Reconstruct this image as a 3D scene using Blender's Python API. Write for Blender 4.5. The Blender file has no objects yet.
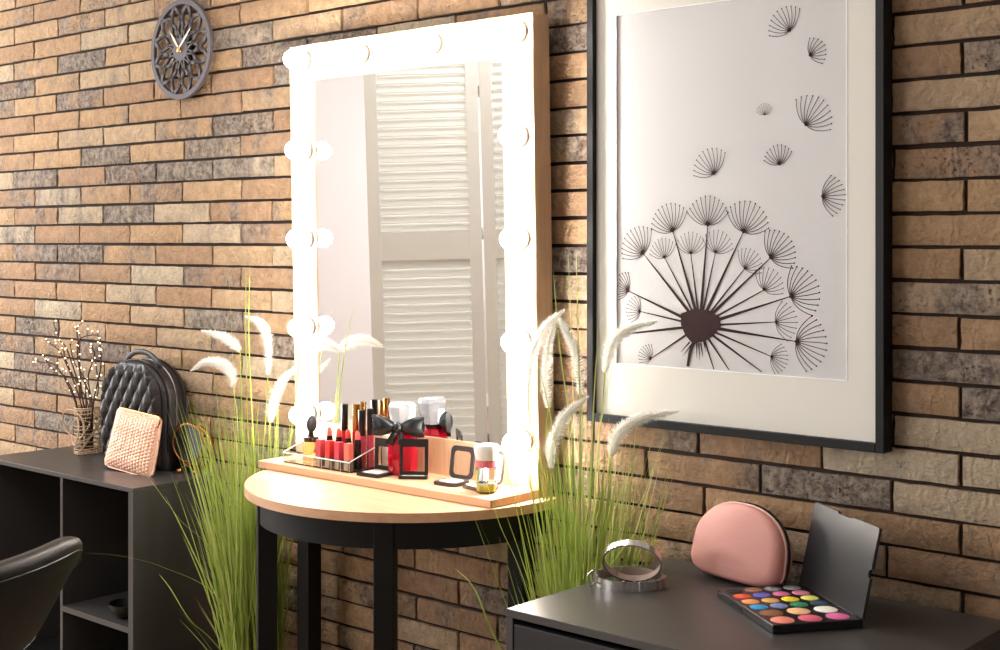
import bpy, bmesh, math, random
from mathutils import Vector, Matrix, noise
PI = math.pi
C = bpy.context.scene.collection
sc = bpy.context.scene

# ---------------------------------------------------------------- camera model
D, H, FPX, YAW, HY = 2.55, 1.40, 1348.5, math.radians(41.314), 239.8
F2 = (-math.sin(YAW), math.cos(YAW)); R2 = (math.cos(YAW), math.sin(YAW))
def ray(u, v):
    k = (u - 500) / FPX
    return F2[0] + k * R2[0], F2[1] + k * R2[1], -(v - HY) / FPX
def at(u, v, y=0.0):
    """world point on the vertical plane y seen along pixel direction (u, v)"""
    d = ray(u, v); t = (y + D) / d[1]
    return Vector((t * d[0], y, H + t * d[2]))
def onz(u, v, z):
    d = ray(u, v); t = (z - H) / d[2]
    return Vector((t * d[0], -D + t * d[1], z))

# ---------------------------------------------------------------- colours / materials
def lin(c):
    return tuple((x / 255 / 12.92) if x / 255 <= .04045 else ((x / 255 + .055) / 1.055) ** 2.4 for x in c)
MATS = {}
def mat(name, rgb, rough=.5, metal=0., bump=0., bscale=40., trans=0., ior=1.45, emit=None, estr=0., var=0., vscale=6., coat=0., spec=None, sheen=0., alpha=1., aniso_stretch=None):
    m = bpy.data.materials.new(name); m.use_nodes = True
    nt = m.node_tree; b = nt.nodes['Principled BSDF']
    c = lin(rgb) + (1,)
    b.inputs['Base Color'].default_value = c
    b.inputs['Roughness'].default_value = rough; b.inputs['Metallic'].default_value = metal
    b.inputs['Transmission Weight'].default_value = trans; b.inputs['IOR'].default_value = ior
    b.inputs['Coat Weight'].default_value = coat; b.inputs['Sheen Weight'].default_value = sheen
    if spec is not None: b.inputs['Specular IOR Level'].default_value = spec
    if emit: b.inputs['Emission Color'].default_value = lin(emit) + (1,); b.inputs['Emission Strength'].default_value = estr
    tc = nt.nodes.new('ShaderNodeTexCoord')
    if var > 0:
        n = nt.nodes.new('ShaderNodeTexNoise'); n.inputs['Scale'].default_value = vscale; n.inputs['Detail'].default_value = 5
        mp = nt.nodes.new('ShaderNodeMapping')
        if aniso_stretch: mp.inputs['Scale'].default_value = aniso_stretch
        nt.links.new(tc.outputs['Object'], mp.inputs['Vector']); nt.links.new(mp.outputs[0], n.inputs['Vector'])
        r = nt.nodes.new('ShaderNodeValToRGB')
        r.color_ramp.elements[0].color = tuple(x * (1 - var) for x in c[:3]) + (1,)
        r.color_ramp.elements[1].color = tuple(min(1, x * (1 + var * .6)) for x in c[:3]) + (1,)
        r.color_ramp.elements[0].position = .3; r.color_ramp.elements[1].position = .7
        nt.links.new(n.outputs['Fac'], r.inputs[0]); nt.links.new(r.outputs[0], b.inputs['Base Color'])
    if bump > 0:
        n = nt.nodes.new('ShaderNodeTexNoise'); n.inputs['Scale'].default_value = bscale; n.inputs['Detail'].default_value = 4
        nt.links.new(tc.outputs['Object'], n.inputs['Vector'])
        bp = nt.nodes.new('ShaderNodeBump'); bp.inputs['Strength'].default_value = bump; bp.inputs['Distance'].default_value = .002
        nt.links.new(n.outputs['Fac'], bp.inputs['Height']); nt.links.new(bp.outputs[0], b.inputs['Normal'])
    MATS[name] = m
    return m

def brick_material():
    m = bpy.data.materials.new('rustic_brick'); m.use_nodes = True
    nt = m.node_tree; L = nt.links; N = nt.nodes.new
    b = nt.nodes['Principled BSDF']; b.inputs['Roughness'].default_value = .8
    b.inputs['Specular IOR Level'].default_value = .3
    at_ = N('ShaderNodeAttribute'); at_.attribute_name = 'brick'
    sep = N('ShaderNodeSeparateColor'); L.new(at_.outputs['Color'], sep.inputs[0])
    tc = N('ShaderNodeTexCoord')
    off = N('ShaderNodeVectorMath'); off.operation = 'SCALE'; off.inputs['Scale'].default_value = 37.
    L.new(at_.outputs['Vector'], off.inputs[0])
    add = N('ShaderNodeVectorMath'); add.operation = 'ADD'
    L.new(tc.outputs['Object'], add.inputs[0]); L.new(off.outputs[0], add.inputs[1])
    # base tan varies brick to brick
    base = N('ShaderNodeValToRGB'); cr = base.color_ramp
    cr.elements[0].color = lin((186, 150, 118)) + (1,); cr.elements[1].color = lin((214, 194, 166)) + (1,)
    e = cr.elements.new(.35); e.color = lin((206, 169, 129)) + (1,)
    e = cr.elements.new(.7); e.color = lin((204, 178, 147)) + (1,)
    L.new(sep.outputs[0], base.inputs[0])
    def noise_(scale, det=5, rough=.6, stretch=None):
        n = N('ShaderNodeTexNoise'); n.inputs['Scale'].default_value = scale; n.inputs['Detail'].default_value = det; n.inputs['Roughness'].default_value = rough
        if stretch:
            mp = N('ShaderNodeMapping'); mp.inputs['Scale'].default_value = stretch; L.new(add.outputs[0], mp.inputs['Vector']); L.new(mp.outputs[0], n.inputs['Vector'])
        else: L.new(add.outputs[0], n.inputs['Vector'])
        return n
    def mix(fac, a, bb, blend='MIX', facval=None):
        x = N('ShaderNodeMix'); x.data_type = 'RGBA'; x.blend_type = blend
        if facval is not None: x.inputs[0].default_value = facval
        else: L.new(fac, x.inputs[0])
        if isinstance(a, tuple): x.inputs[6].default_value = a
        else: L.new(a, x.inputs[6])
        if isinstance(bb, tuple): x.inputs[7].default_value = bb
        else: L.new(bb, x.inputs[7])
        return x.outputs[2]
    n1 = noise_(30, 8, .75)
    var = N('ShaderNodeMapRange'); var.inputs[1].default_value = .3; var.inputs[2].default_value = .7; var.inputs[3].default_value = .72; var.inputs[4].default_value = 1.16
    L.new(n1.outputs['Fac'], var.inputs[0])
    vm = N('ShaderNodeVectorMath'); vm.operation = 'SCALE'; L.new(base.outputs[0], vm.inputs[0]); L.new(var.outputs[0], vm.inputs['Scale'])
    # smoky grey zones, strength per brick
    n2 = noise_(9, 4, .6, (1.0, 1.0, .5))
    th = N('ShaderNodeMath'); th.operation = 'ADD'; L.new(n2.outputs['Fac'], th.inputs[0]); L.new(sep.outputs[1], th.inputs[1])
    r2 = N('ShaderNodeMapRange'); r2.interpolation_type = 'SMOOTHSTEP'
    r2.inputs[1].default_value = .58; r2.inputs[2].default_value = .88; r2.inputs[3].default_value = 0; r2.inputs[4].default_value = .88
    L.new(th.outputs[0], r2.inputs[0])
    n3 = noise_(45, 6, .7)
    gcol = N('ShaderNodeValToRGB'); gcol.color_ramp.elements[0].color = lin((98, 86, 84)) + (1,); gcol.color_ramp.elements[0].position = .38
    gcol.color_ramp.elements[1].color = lin((176, 162, 146)) + (1,); gcol.color_ramp.elements[1].position = .62
    L.new(n3.outputs['Fac'], gcol.inputs[0])
    c1 = mix(r2.outputs[0], vm.outputs[0], gcol.outputs[0])
    # dark pitted speckle
    n4 = noise_(110, 5, .75)
    sp = N('ShaderNodeMath'); sp.operation = 'MULTIPLY'
    r4 = N('ShaderNodeMapRange'); r4.inputs[1].default_value = .56; r4.inputs[2].default_value = .66; L.new(n4.outputs['Fac'], r4.inputs[0])
    n5 = noise_(9, 2); th5 = N('ShaderNodeMath'); th5.operation = 'ADD'; L.new(n5.outputs['Fac'], th5.inputs[0]); L.new(sep.outputs[1], th5.inputs[1])
    r5 = N('ShaderNodeMapRange'); r5.inputs[1].default_value = .56; r5.inputs[2].default_value = .92; L.new(th5.outputs[0], r5.inputs[0])
    L.new(r4.outputs[0], sp.inputs[0]); L.new(r5.outputs[0], sp.inputs[1])
    c2 = mix(sp.outputs[0], c1, lin((52, 44, 44)) + (1,))
    L.new(c2, b.inputs['Base Color'])
    # relief: pits, ripples and fine grain
    n6 = noise_(38, 8, .75, (.8, 1, 1.5)); n7 = noise_(150, 3, .6)
    wv = N('ShaderNodeTexWave'); wv.inputs['Scale'].default_value = 9; wv.inputs['Distortion'].default_value = 14; wv.inputs['Detail'].default_value = 3; wv.inputs['Detail Scale'].default_value = 2.2
    L.new(add.outputs[0], wv.inputs['Vector'])
    h1 = N('ShaderNodeMath'); h1.operation = 'MULTIPLY_ADD'; L.new(wv.outputs['Fac'], h1.inputs[0]); h1.inputs[1].default_value = .20; L.new(n6.outputs['Fac'], h1.inputs[2])
    h2 = N('ShaderNodeMath'); h2.operation = 'MULTIPLY_ADD'; L.new(n7.outputs['Fac'], h2.inputs[0]); h2.inputs[1].default_value = .25; L.new(h1.outputs[0], h2.inputs[2])
    h3 = N('ShaderNodeMath'); h3.operation = 'MULTIPLY_ADD'; L.new(sp.outputs[0], h3.inputs[0]); h3.inputs[1].default_value = -.35; L.new(h2.outputs[0], h3.inputs[2])
    bp = N('ShaderNodeBump'); bp.inputs['Strength'].default_value = 1.; bp.inputs['Distance'].default_value = .014
    L.new(h3.outputs[0], bp.inputs['Height']); L.new(bp.outputs[0], b.inputs['Normal'])
    return m

def wood_material(name, c0, c1, axis='X', rough=.4, scale=3.):
    m = bpy.data.materials.new(name); m.use_nodes = True
    nt = m.node_tree; L = nt.links; N = nt.nodes.new; b = nt.nodes['Principled BSDF']
    b.inputs['Roughness'].default_value = rough
    tc = N('ShaderNodeTexCoord'); mp = N('ShaderNodeMapping')
    s = {'X': (1, 12, 12), 'Z': (12, 12, 1), 'Y': (12, 1, 12)}[axis]
    mp.inputs['Scale'].default_value = s
    L.new(tc.outputs['Object'], mp.inputs['Vector'])
    n = N('ShaderNodeTexNoise'); n.inputs['Scale'].default_value = scale; n.inputs['Detail'].default_value = 8; n.inputs['Roughness'].default_value = .65; n.inputs['Distortion'].default_value = .6
    L.new(mp.outputs[0], n.inputs['Vector'])
    r = N('ShaderNodeValToRGB'); r.color_ramp.elements[0].position = .3; r.color_ramp.elements[1].position = .7
    r.color_ramp.elements[0].color = lin(c0) + (1,); r.color_ramp.elements[1].color = lin(c1) + (1,)
    L.new(n.outputs['Fac'], r.inputs[0]); L.new(r.outputs[0], b.inputs['Base Color'])
    bp = N('ShaderNodeBump'); bp.inputs['Strength'].default_value = .15; bp.inputs['Distance'].default_value = .001
    L.new(n.outputs['Fac'], bp.inputs['Height']); L.new(bp.outputs[0], b.inputs['Normal'])
    return m

def grass_material():
    m = bpy.data.materials.new('grass_blade'); m.use_nodes = True
    nt = m.node_tree; L = nt.links; N = nt.nodes.new; b = nt.nodes['Principled BSDF']
    b.inputs['Roughness'].default_value = .45
    a = N('ShaderNodeAttribute'); a.attribute_name = 'blade'; sp = N('ShaderNodeSeparateColor'); L.new(a.outputs['Color'], sp.inputs[0])
    r = N('ShaderNodeValToRGB'); r.color_ramp.elements[0].color = lin((166, 186, 84)) + (1,); r.color_ramp.elements[1].color = lin((226, 224, 166)) + (1,)
    e = r.color_ramp.elements.new(.5); e.color = lin((192, 206, 98)) + (1,)
    e = r.color_ramp.elements.new(.82); e.color = lin((198, 208, 112)) + (1,)
    L.new(sp.outputs[0], r.inputs[0]); L.new(r.outputs[0], b.inputs['Base Color'])
    b.inputs['Subsurface Weight'].default_value = 0
    tr = N('ShaderNodeBsdfTranslucent'); L.new(r.outputs[0], tr.inputs['Color'])
    mx = N('ShaderNodeMixShader'); mx.inputs[0].default_value = .3
    L.new(b.outputs[0], mx.inputs[1]); L.new(tr.outputs[0], mx.inputs[2])
    L.new(mx.outputs[0], nt.nodes['Material Output'].inputs['Surface'])
    return m

BRICK = brick_material()
MORTAR = mat('mortar', (56, 42, 34), .95, bump=.6, bscale=90)
WALLP = mat('wall_paint', (202, 192, 188), .9)
FLOORM = wood_material('floor_boards', (120, 96, 74), (160, 132, 104), 'X', .5)
CEIL = mat('ceiling_paint', (236, 234, 230), .95)
GLASS = mat('window_glass', (255, 255, 255), .0, trans=1., ior=1.02)
WHITEP = mat('white_paint', (238, 238, 232), .5)
OAK = wood_material('pale_oak', (198, 162, 126), (222, 190, 156), 'Z', .45)
OAKX = wood_material('oak_board', (204, 153, 114), (224, 180, 142), 'X', .55)
MIRROR = mat('mirror_silver', (238, 238, 238), .015, 1.)
BULB = mat('bulb_glow', (255, 255, 255), .3, emit=(255, 250, 242), estr=115)
PORC = mat('socket_white', (240, 238, 232), .35)
BLACKP = mat('black_lacquer', (21, 20, 20), .55, spec=.3)
FRAMEB = mat('black_frame', (15, 14, 15), .5, spec=.3)
MATB = mat('mat_board', (226, 222, 212), .9)
PRINT = mat('print_paper', (206, 204, 203), .7)
INK = mat('print_ink', (58, 38, 38), .8, spec=.2)
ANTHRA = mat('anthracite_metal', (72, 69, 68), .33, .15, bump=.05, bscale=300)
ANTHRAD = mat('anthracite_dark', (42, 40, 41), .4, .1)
CLOCKM = mat('clock_grey', (92, 84, 86), .6)
HANDM = mat('hand_white', (240, 232, 214), .35)
BRASS = mat('brass', (206, 160, 84), .25, 1.)
GOLD = mat('gold_cap', (214, 166, 92), .22, 1.)
COPPER = mat('copper', (206, 146, 90), .25, 1.)
LEATH = mat('black_leather', (40, 34, 35), .36, bump=.35, bscale=260)
LEATHC = mat('chair_leather', (28, 28, 29), .42, bump=.3, bscale=180)
ROSE = mat('rose_gold_weave', (234, 182, 154), .42, .3)
PINKL = mat('pink_leather', (208, 147, 136), .5, bump=.5, bscale=420)
PINKP = mat('pink_piping', (120, 76, 74), .5)
BLACKPL = mat('black_plastic', (20, 19, 20), .3)
BLACKSAT = mat('black_satin', (22, 24, 26), .3)
ACRYL = mat('clear_acrylic', (255, 255, 255), .02, trans=1., ior=1.25)
CLEARG = mat('clear_glass', (250, 252, 252), .02, trans=1., ior=1.35)
REDG = mat('red_perfume', (226, 22, 52), .08, trans=.55, ior=1.35, coat=.5)
AMBER = mat('amber_perfume', (246, 206, 150), .04, trans=.95, ior=1.3)
CHROME = mat('chrome', (206, 204, 202), .14, 1.)
GREYL = mat('metallic_strap', (196, 190, 184), .22, .85)
STRAPIN = mat('strap_lining', (160, 138, 126), .6)
TWIG = mat('brown_twig', (62, 40, 30), .7, bump=.4)
WICK = mat('pale_wicker', (206, 174, 140), .6)
LEDM = mat('warm_led', (255, 240, 214), .4, emit=(255, 226, 178), estr=3.)
PLUME = mat('plume_white', (252, 250, 244), .9, sheen=.6)
GRASS = grass_material()
_n = PLUME.node_tree; _t = _n.nodes.new('ShaderNodeBsdfTranslucent'); _t.inputs['Color'].default_value = (.95, .93, .88, 1); _x = _n.nodes.new('ShaderNodeMixShader'); _x.inputs[0].default_value = .5
_n.links.new(_n.nodes['Principled BSDF'].outputs[0], _x.inputs[1]); _n.links.new(_t.outputs[0], _x.inputs[2]); _n.links.new(_x.outputs[0], _n.nodes['Material Output'].inputs['Surface'])
POT = mat('grey_pot', (90, 88, 86), .7)
SOIL = mat('soil', (50, 38, 28), .95)

# ---------------------------------------------------------------- mesh helpers
def link(name, bm, m, parent=None, smooth=False, loc=None):
    me = bpy.data.meshes.new(name)
    bmesh.ops.recalc_face_normals(bm, faces=bm.faces)
    bm.to_mesh(me); bm.free()
    ms = m if isinstance(m, (list, tuple)) else [m]
    for x in ms: me.materials.append(x)
    if smooth:
        for p in me.polygons: p.use_smooth = True
        me.set_sharp_from_angle(angle=math.radians(38))
    o = bpy.data.objects.new(name, me); C.objects.link(o)
    if parent: o.parent = parent
    if loc is not None: o.location = loc
    return o
def tag(o, label, cat, group=None, kind=None):
    if label: o['label'] = label
    if cat: o['category'] = cat
    if group: o['group'] = group
    if kind: o['kind'] = kind
    return o
def thing(name, label, cat, loc=(0, 0, 0), rz=0., group=None, rx=0., ry=0.):
    o = bpy.data.objects.new(name, None); o.empty_display_size = .05; C.objects.link(o)
    o.location = loc; o.rotation_euler = (rx, ry, rz)
    return tag(o, label, cat, group)
def struct(o): o['kind'] = 'structure'; return o
def copy_tree(o, parent=None):
    c = o.copy(); C.objects.link(c); c.parent = parent
    for ch in list(o.children): copy_tree(ch, c)
    return c
def BM(): return bmesh.new()
def mark(bm, f0, mi):
    bm.faces.ensure_lookup_table()
    for i in range(f0, len(bm.faces)): bm.faces[i].material_index = mi
def box(bm, x0, x1, y0, y1, z0, z1, bev=0., M=None, seg=1, mi=0):
    f0 = len(bm.faces)
    vs = [bm.verts.new((x, y, z)) for x in (x0, x1) for y in (y0, y1) for z in (z0, z1)]
    idx = [(0, 1, 3, 2), (4, 6, 7, 5), (0, 4, 5, 1), (2, 3, 7, 6), (0, 2, 6, 4), (1, 5, 7, 3)]
    fs = [bm.faces.new([vs[i] for i in q]) for q in idx]
    allv = vs
    if bev > 0:
        es = list({e for f in fs for e in f.edges})
        r = bmesh.ops.bevel(bm, geom=es, offset=bev, segments=seg, profile=.5, affect='EDGES')
        allv = list({v for f in r['faces'] for v in f.verts} | {v for f in fs if f.is_valid for v in f.verts})
    if mi: mark(bm, f0, mi)
    if M is not None: bmesh.ops.transform(bm, matrix=M, verts=[v for v in allv if v.is_valid])
    return allv
def lathe(bm, prof, seg=24, M=None, cap=True, sx=1., sy=1., mi=0):
    """prof: (r, z) pairs"""
    f0 = len(bm.faces)
    rings = []
    for r, z in prof:
        ring = []
        for i in range(seg):
            a = 2 * PI * i / seg
            p = Vector((r * math.cos(a) * sx, r * math.sin(a) * sy, z))
            if M is not None: p = M @ p
            ring.append(bm.verts.new(p))
        rings.append(ring)
    for a, b in zip(rings, rings[1:]):
        for i in range(seg):
            j = (i + 1) % seg
            bm.faces.new((a[i], a[j], b[j], b[i]))
    if cap:
        bm.faces.new(rings[0][::-1]); bm.faces.new(rings[-1])
    if mi: mark(bm, f0, mi)
def sphere(bm, c, r, seg=14, rings=8, sz=1., M=None, mi=0):
    prof = [(max(1e-5, r * math.sin(PI * (i + .02) / (rings + .04))), -r * sz * math.cos(PI * (i + .02) / (rings + .04))) for i in range(rings + 1)]
    T = Matrix.Translation(c)
    if M is not None: T = T @ M
    lathe(bm, prof, seg, T, mi=mi)
def catmull(pts, n=8):
    P = [Vector(p) for p in pts]
    if len(P) < 3: return [P[0].lerp(P[-1], i / n) for i in range(n + 1)]
    P = [P[0] * 2 - P[1]] + P + [P[-1] * 2 - P[-2]]
    out = []
    for i in range(1, len(P) - 2):
        p0, p1, p2, p3 = P[i - 1:i + 3]
        for k in range(n):
            t = k / n
            out.append(.5 * ((2 * p1) + (-p0 + p2) * t + (2 * p0 - 5 * p1 + 4 * p2 - p3) * t * t + (-p0 + 3 * p1 - 3 * p2 + p3) * t ** 3))
    out.append(P[-2].copy())
    return out
def tube(bm, pts, r, seg=6, closed=False, mi=0, flat=1.):
    f0 = len(bm.faces)
    pts = [Vector(p) for p in pts]; n = len(pts)
    rr = r if isinstance(r, (list, tuple)) else [r] * n
    up = None; rings = []
    for i, p in enumerate(pts):
        if closed: t = (pts[(i + 1) % n] - pts[i - 1])
        else: t = pts[min(i + 1, n - 1)] - pts[max(i - 1, 0)]
        if t.length < 1e-9: t = Vector((0, 0, 1))
        t.normalize()
        if up is None:
            up = Vector((0, 0, 1)) if abs(t.z) < .9 else Vector((1, 0, 0))
        a = (up - t * up.dot(t))
        if a.length < 1e-6: a = t.orthogonal()
        a.normalize(); b = t.cross(a); up = a
        rings.append([bm.verts.new(p + (a * math.cos(2 * PI * k / seg) + b * math.sin(2 * PI * k / seg) * flat) * rr[i]) for k in range(seg)])
    m = n if closed else n - 1
    for i in range(m):
        A, B = rings[i], rings[(i + 1) % n]
        for k in range(seg):
            j = (k + 1) % seg
            bm.faces.new((A[k], A[j], B[j], B[k]))
    if not closed and seg > 2:
        bm.faces.new(rings[0][::-1]); bm.faces.new(rings[-1])
    if mi: mark(bm, f0, mi)
def prism(bm, poly, y0, y1, M=None, mi=0):
    """extrude an (x,z) polygon between y0 and y1"""
    f0 = len(bm.faces)
    a = [bm.verts.new((x, y0, z)) for x, z in poly]; b = [bm.verts.new((x, y1, z)) for x, z in poly]
    n = len(poly)
    for i in range(n):
        j = (i + 1) % n; bm.faces.new((a[i], a[j], b[j], b[i]))
    bm.faces.new(a[::-1]); bm.faces.new(b)
    if mi: mark(bm, f0, mi)
    if M is not None: bmesh.ops.transform(bm, matrix=M, verts=a + b)
    return a + b
def rrect(w, h, r, n=6, x=0., z=0.):
    out = []
    for cx, cz, a0 in ((w / 2 - r, h / 2 - r, 0), (-w / 2 + r, h / 2 - r, PI / 2), (-w / 2 + r, -h / 2 + r, PI), (w / 2 - r, -h / 2 + r, 1.5 * PI)):
        for i in range(n + 1):
            a = a0 + PI / 2 * i / n
            out.append((x + cx + r * math.cos(a), z + cz + r * math.sin(a)))
    return out

# ================================================================ ROOM SHELL
random.seed(4)
X0, X1, Y1 = -6.5, 1.6, -5.2
ZT = 2.75
L_, P_ = .2985, .06668
def build_brick_wall():
    bm = BM(); lay = bm.loops.layers.color.new('brick')
    k0 = int(math.floor((1.852 - ZT) / P_)); k1 = int(math.ceil(1.852 / P_))
    for k in range(k0, k1):
        zt = 1.852 - k * P_ - .0042; zb = 1.852 - (k + 1) * P_ + .0042
        if zb < 0 or zt > ZT: continue
        ph = -4.6343 + (0 if k % 2 else L_ / 2)
        m0 = int(math.floor((X0 - ph) / L_)) - 1; m1 = int(math.ceil((X1 - ph) / L_))
        js = [ph + m * L_ + random.uniform(-.009, .009) for m in range(m0, m1 + 1)]
        for xa, xb in zip(js, js[1:]):
            xa, xb = max(xa + .0045, X0), min(xb - .0045, X1)
            if xb - xa < .02: continue
            col = (random.random(), random.choice((0., .1, .2, .26, .30, .34, .38, .44, .52, .62)) + random.uniform(0, .08), random.random(), 1)
            nx, nz = 9, 4
            dz0, dz1, pr = random.uniform(-.0012, .0012), random.uniform(-.0012, .0012), random.uniform(-.002, .002)
            grid = []
            for j in range(nz + 1):
                row = []
                for i in range(nx + 1):
                    x = xa + (xb - xa) * i / nx; z = zb + dz0 + (zt + dz1 - zb - dz0) * j / nz
                    edge = (i in (0, nx)) or (j in (0, nz))
                    y = pr + .004 * noise.noise(Vector((x * 22, z * 40, col[2] * 50)))
                    if edge:
                        y += .005
                        x += .002 * noise.noise(Vector((x * 60, z * 90, 3))); z += .0018 * noise.noise(Vector((x * 45, z * 90, 9)))
                    row.append(bm.verts.new((x, y, z)))
                grid.append(row)
            fs = []
            for j in range(nz):
                for i in range(nx):
                    fs.append(bm.faces.new((grid[j][i], grid[j][i + 1], grid[j + 1][i + 1], grid[j + 1][i])))
            loop = grid[0][:] + [grid[j][nx] for j in range(1, nz + 1)] + grid[nz][-2::-1] + [grid[j][0] for j in range(nz - 1, 0, -1)]
            back = [bm.verts.new((v.co.x, .02, v.co.z)) for v in loop]
            n = len(loop)
            for i in range(n):
                j = (i + 1) % n; fs.append(bm.faces.new((loop[j], loop[i], back[i], back[j])))
            for f in fs:
                for l in f.loops: l[lay] = col
    f0 = len(bm.faces)
    box(bm, X0 - .1, X1 + .1, .013, .14, 0, ZT, mi=1)
    o = link('wall_back', bm, [BRICK, MORTAR], smooth=True)
    return struct(o)
build_brick_wall()
def wall_box(name, x0, x1, y0, y1, z0, z1, m=WALLP):
    bm = BM(); box(bm, x0, x1, y0, y1, z0, z1); return struct(link(name, bm, m))
wall_box('floor', X0 - .1, X1 + .1, Y1 - .1, .14, -.1, 0, FLOORM)
wall_box('ceiling', X0 - .1, X1 + .1, Y1 - .1, .14, ZT, ZT + .1, CEIL)
LY0, LY1, LZ0, LZ1 = -2.9, -.7, .8, 2.4
bm = BM(); box(bm, X0 - .1, X0, Y1 - .1, LY0, 0, ZT); box(bm, X0 - .1, X0, LY1, .013, 0, ZT)
box(bm, X0 - .1, X0, LY0, LY1, 0, LZ0); box(bm, X0 - .1, X0, LY0, LY1, LZ1, ZT)
struct(link('wall_left', bm, WALLP))
bm = BM()
box(bm, X0 - .08, X0 + .01, LY0, LY1, LZ0, LZ0 + .05); box(bm, X0 - .08, X0 + .01, LY0, LY1, LZ1 - .05, LZ1)
for y in (LY0, (LY0 + LY1) / 2, LY1 - .05): box(bm, X0 - .079, X0 + .009, y, y + .05, LZ0 + .05, LZ1 - .05)
w = link('window_2', bm, WHITEP); struct(w)
bm = BM(); box(bm, X0 - .05, X0 - .045, LY0 + .05, LY1 - .05, LZ0 + .05, LZ1 - .05); link('window_pane', bm, GLASS, w)
wall_box('wall_right', X1, X1 + .1, Y1 - .1, .013, 0, ZT, mat('right_wall_grey', (196, 196, 196), .9))  # even light grey, lightened to bounce cooler fill from the right
# front wall (behind the camera) with one wide window
WX0, WX1, WZ0, WZ1 = -6.1, -3.3, .85, 2.35
bm = BM()
box(bm, X0, WX0, Y1 - .1, Y1, 0, ZT); box(bm, WX1, X1, Y1 - .1, Y1, 0, ZT)
box(bm, WX0, WX1, Y1 - .1, Y1, 0, WZ0); box(bm, WX0, WX1, Y1 - .1, Y1, WZ1, ZT)
struct(link('wall_front', bm, WALLP))
bm = BM()
box(bm, WX0, WX1, Y1 - .08, Y1 + .01, WZ0, WZ0 + .05); box(bm, WX0, WX1, Y1 - .08, Y1 + .01, WZ1 - .05, WZ1)
for x in (WX0, (WX0 * 2 + WX1) / 3, (WX0 + WX1 * 2) / 3, WX1 - .05): box(bm, x, x + .05, Y1 - .079, Y1 + .009, WZ0 + .05, WZ1 - .05)
w = link('window_1', bm, WHITEP); struct(w)
bm = BM(); box(bm, WX0 + .05, WX1 - .05, Y1 - .05, Y1 - .045, WZ0 + .05, WZ1 - .05)
link('window_pane', bm, GLASS, w)
bm = BM(); box(bm, X0, X0 + .015, Y1, .0, 0, .09); struct(link('baseboard_left', bm, WHITEP))
bm = BM(); box(bm, X0 + .015, X1, Y1, Y1 + .015, 0, .09); struct(link('baseboard_front', bm, WHITEP))

# ================================================================ CONSOLE TABLE (half moon)
TCX, TCY, TR = -2.47, -.066, .44
t = thing('console_table', 'half-moon console table with oak top and black legs under the lighted mirror', 'table', (TCX, 0, 0))
def halfmoon(bm, R, z0, z1, yb=-.004, inset=0., thick=None):
    pts = [(R, yb)] + [(R * math.cos(a), TCY + R * math.sin(a)) for a in [-PI * i / 48 for i in range(49)]] + [(-R, yb)]
    f = []
    lo = [bm.verts.new((x, y, z0)) for x, y in pts]; hi = [bm.verts.new((x, y, z1)) for x, y in pts]
    n = len(pts)
    for i in range(n):
        j = (i + 1) % n; bm.faces.new((lo[i], lo[j], hi[j], hi[i]))
    bm.faces.new(lo); bm.faces.new(hi[::-1])
bm = BM(); halfmoon(bm, TR, .758, .78)
bmesh.ops.bevel(bm, geom=[e for e in bm.edges if abs(e.verts[0].co.z - e.verts[1].co.z) < 1e-6], offset=.002, segments=2, affect='EDGES')
link('table_top', bm, OAKX, t, True)
bm = BM()
Ro, Ri = .405, .385
pts = [(Ro * math.cos(-PI * i / 48), TCY + Ro * math.sin(-PI * i / 48)) for i in range(49)]
pi_ = [(Ri * math.cos(-PI * i / 48), TCY + Ri * math.sin(-PI * i / 48)) for i in range(49)]
pts = [(Ro, -.012)] + pts + [(-Ro, -.012)]; pi_ = [(Ri, -.012)] + pi_ + [(-Ri, -.012)]
vv = [[bm.verts.new((x, y, z)) for x, y in q] for q in (pts, pi_) for z in (.69, .758)]
for i in range(len(pts) - 1):
    bm.faces.new((vv[0][i], vv[0][i + 1], vv[1][i + 1], vv[1][i])); bm.faces.new((vv[2][i], vv[3][i], vv[3][i + 1], vv[2][i + 1]))
    bm.faces.new((vv[0][i], vv[2][i], vv[2][i + 1], vv[0][i + 1])); bm.faces.new((vv[1][i], vv[1][i + 1], vv[3][i + 1], vv[3][i]))
for i in (0, -1): bm.faces.new((vv[0][i], vv[1][i], vv[3][i], vv[2][i]))
box(bm, -Ri, Ri, -.03, -.012, .69, .758)
link('apron', bm, BLACKP, t, True)
for an in (236, 304, None, -1):
    bm = BM()
    if an is None: cx, cy, rot = -.385, -.10, 0
    elif an == -1: cx, cy, rot = .385, -.10, 0
    else:
        a = math.radians(an); cx, cy, rot = .385 * math.cos(a), TCY + .385 * math.sin(a), a
    M = Matrix.Translation((cx, cy, 0)) @ Matrix.Rotation(rot, 4, 'Z')
    box(bm, -.024, .024, -.024, .024, 0, .7575, .002, M)
    link('leg', bm, BLACKP, t)

# shelf board lying on the table
bm = BM(); box(bm, -.423, .423, -.232, -.004, .7805, .8005, .0015)
sh = link('display_board', bm, OAKX, None, False, (-2.489, 0, 0))
tag(sh, 'pale oak board lying on the half-moon table, carrying the cosmetics', 'shelf')
SZ = .8005

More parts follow.
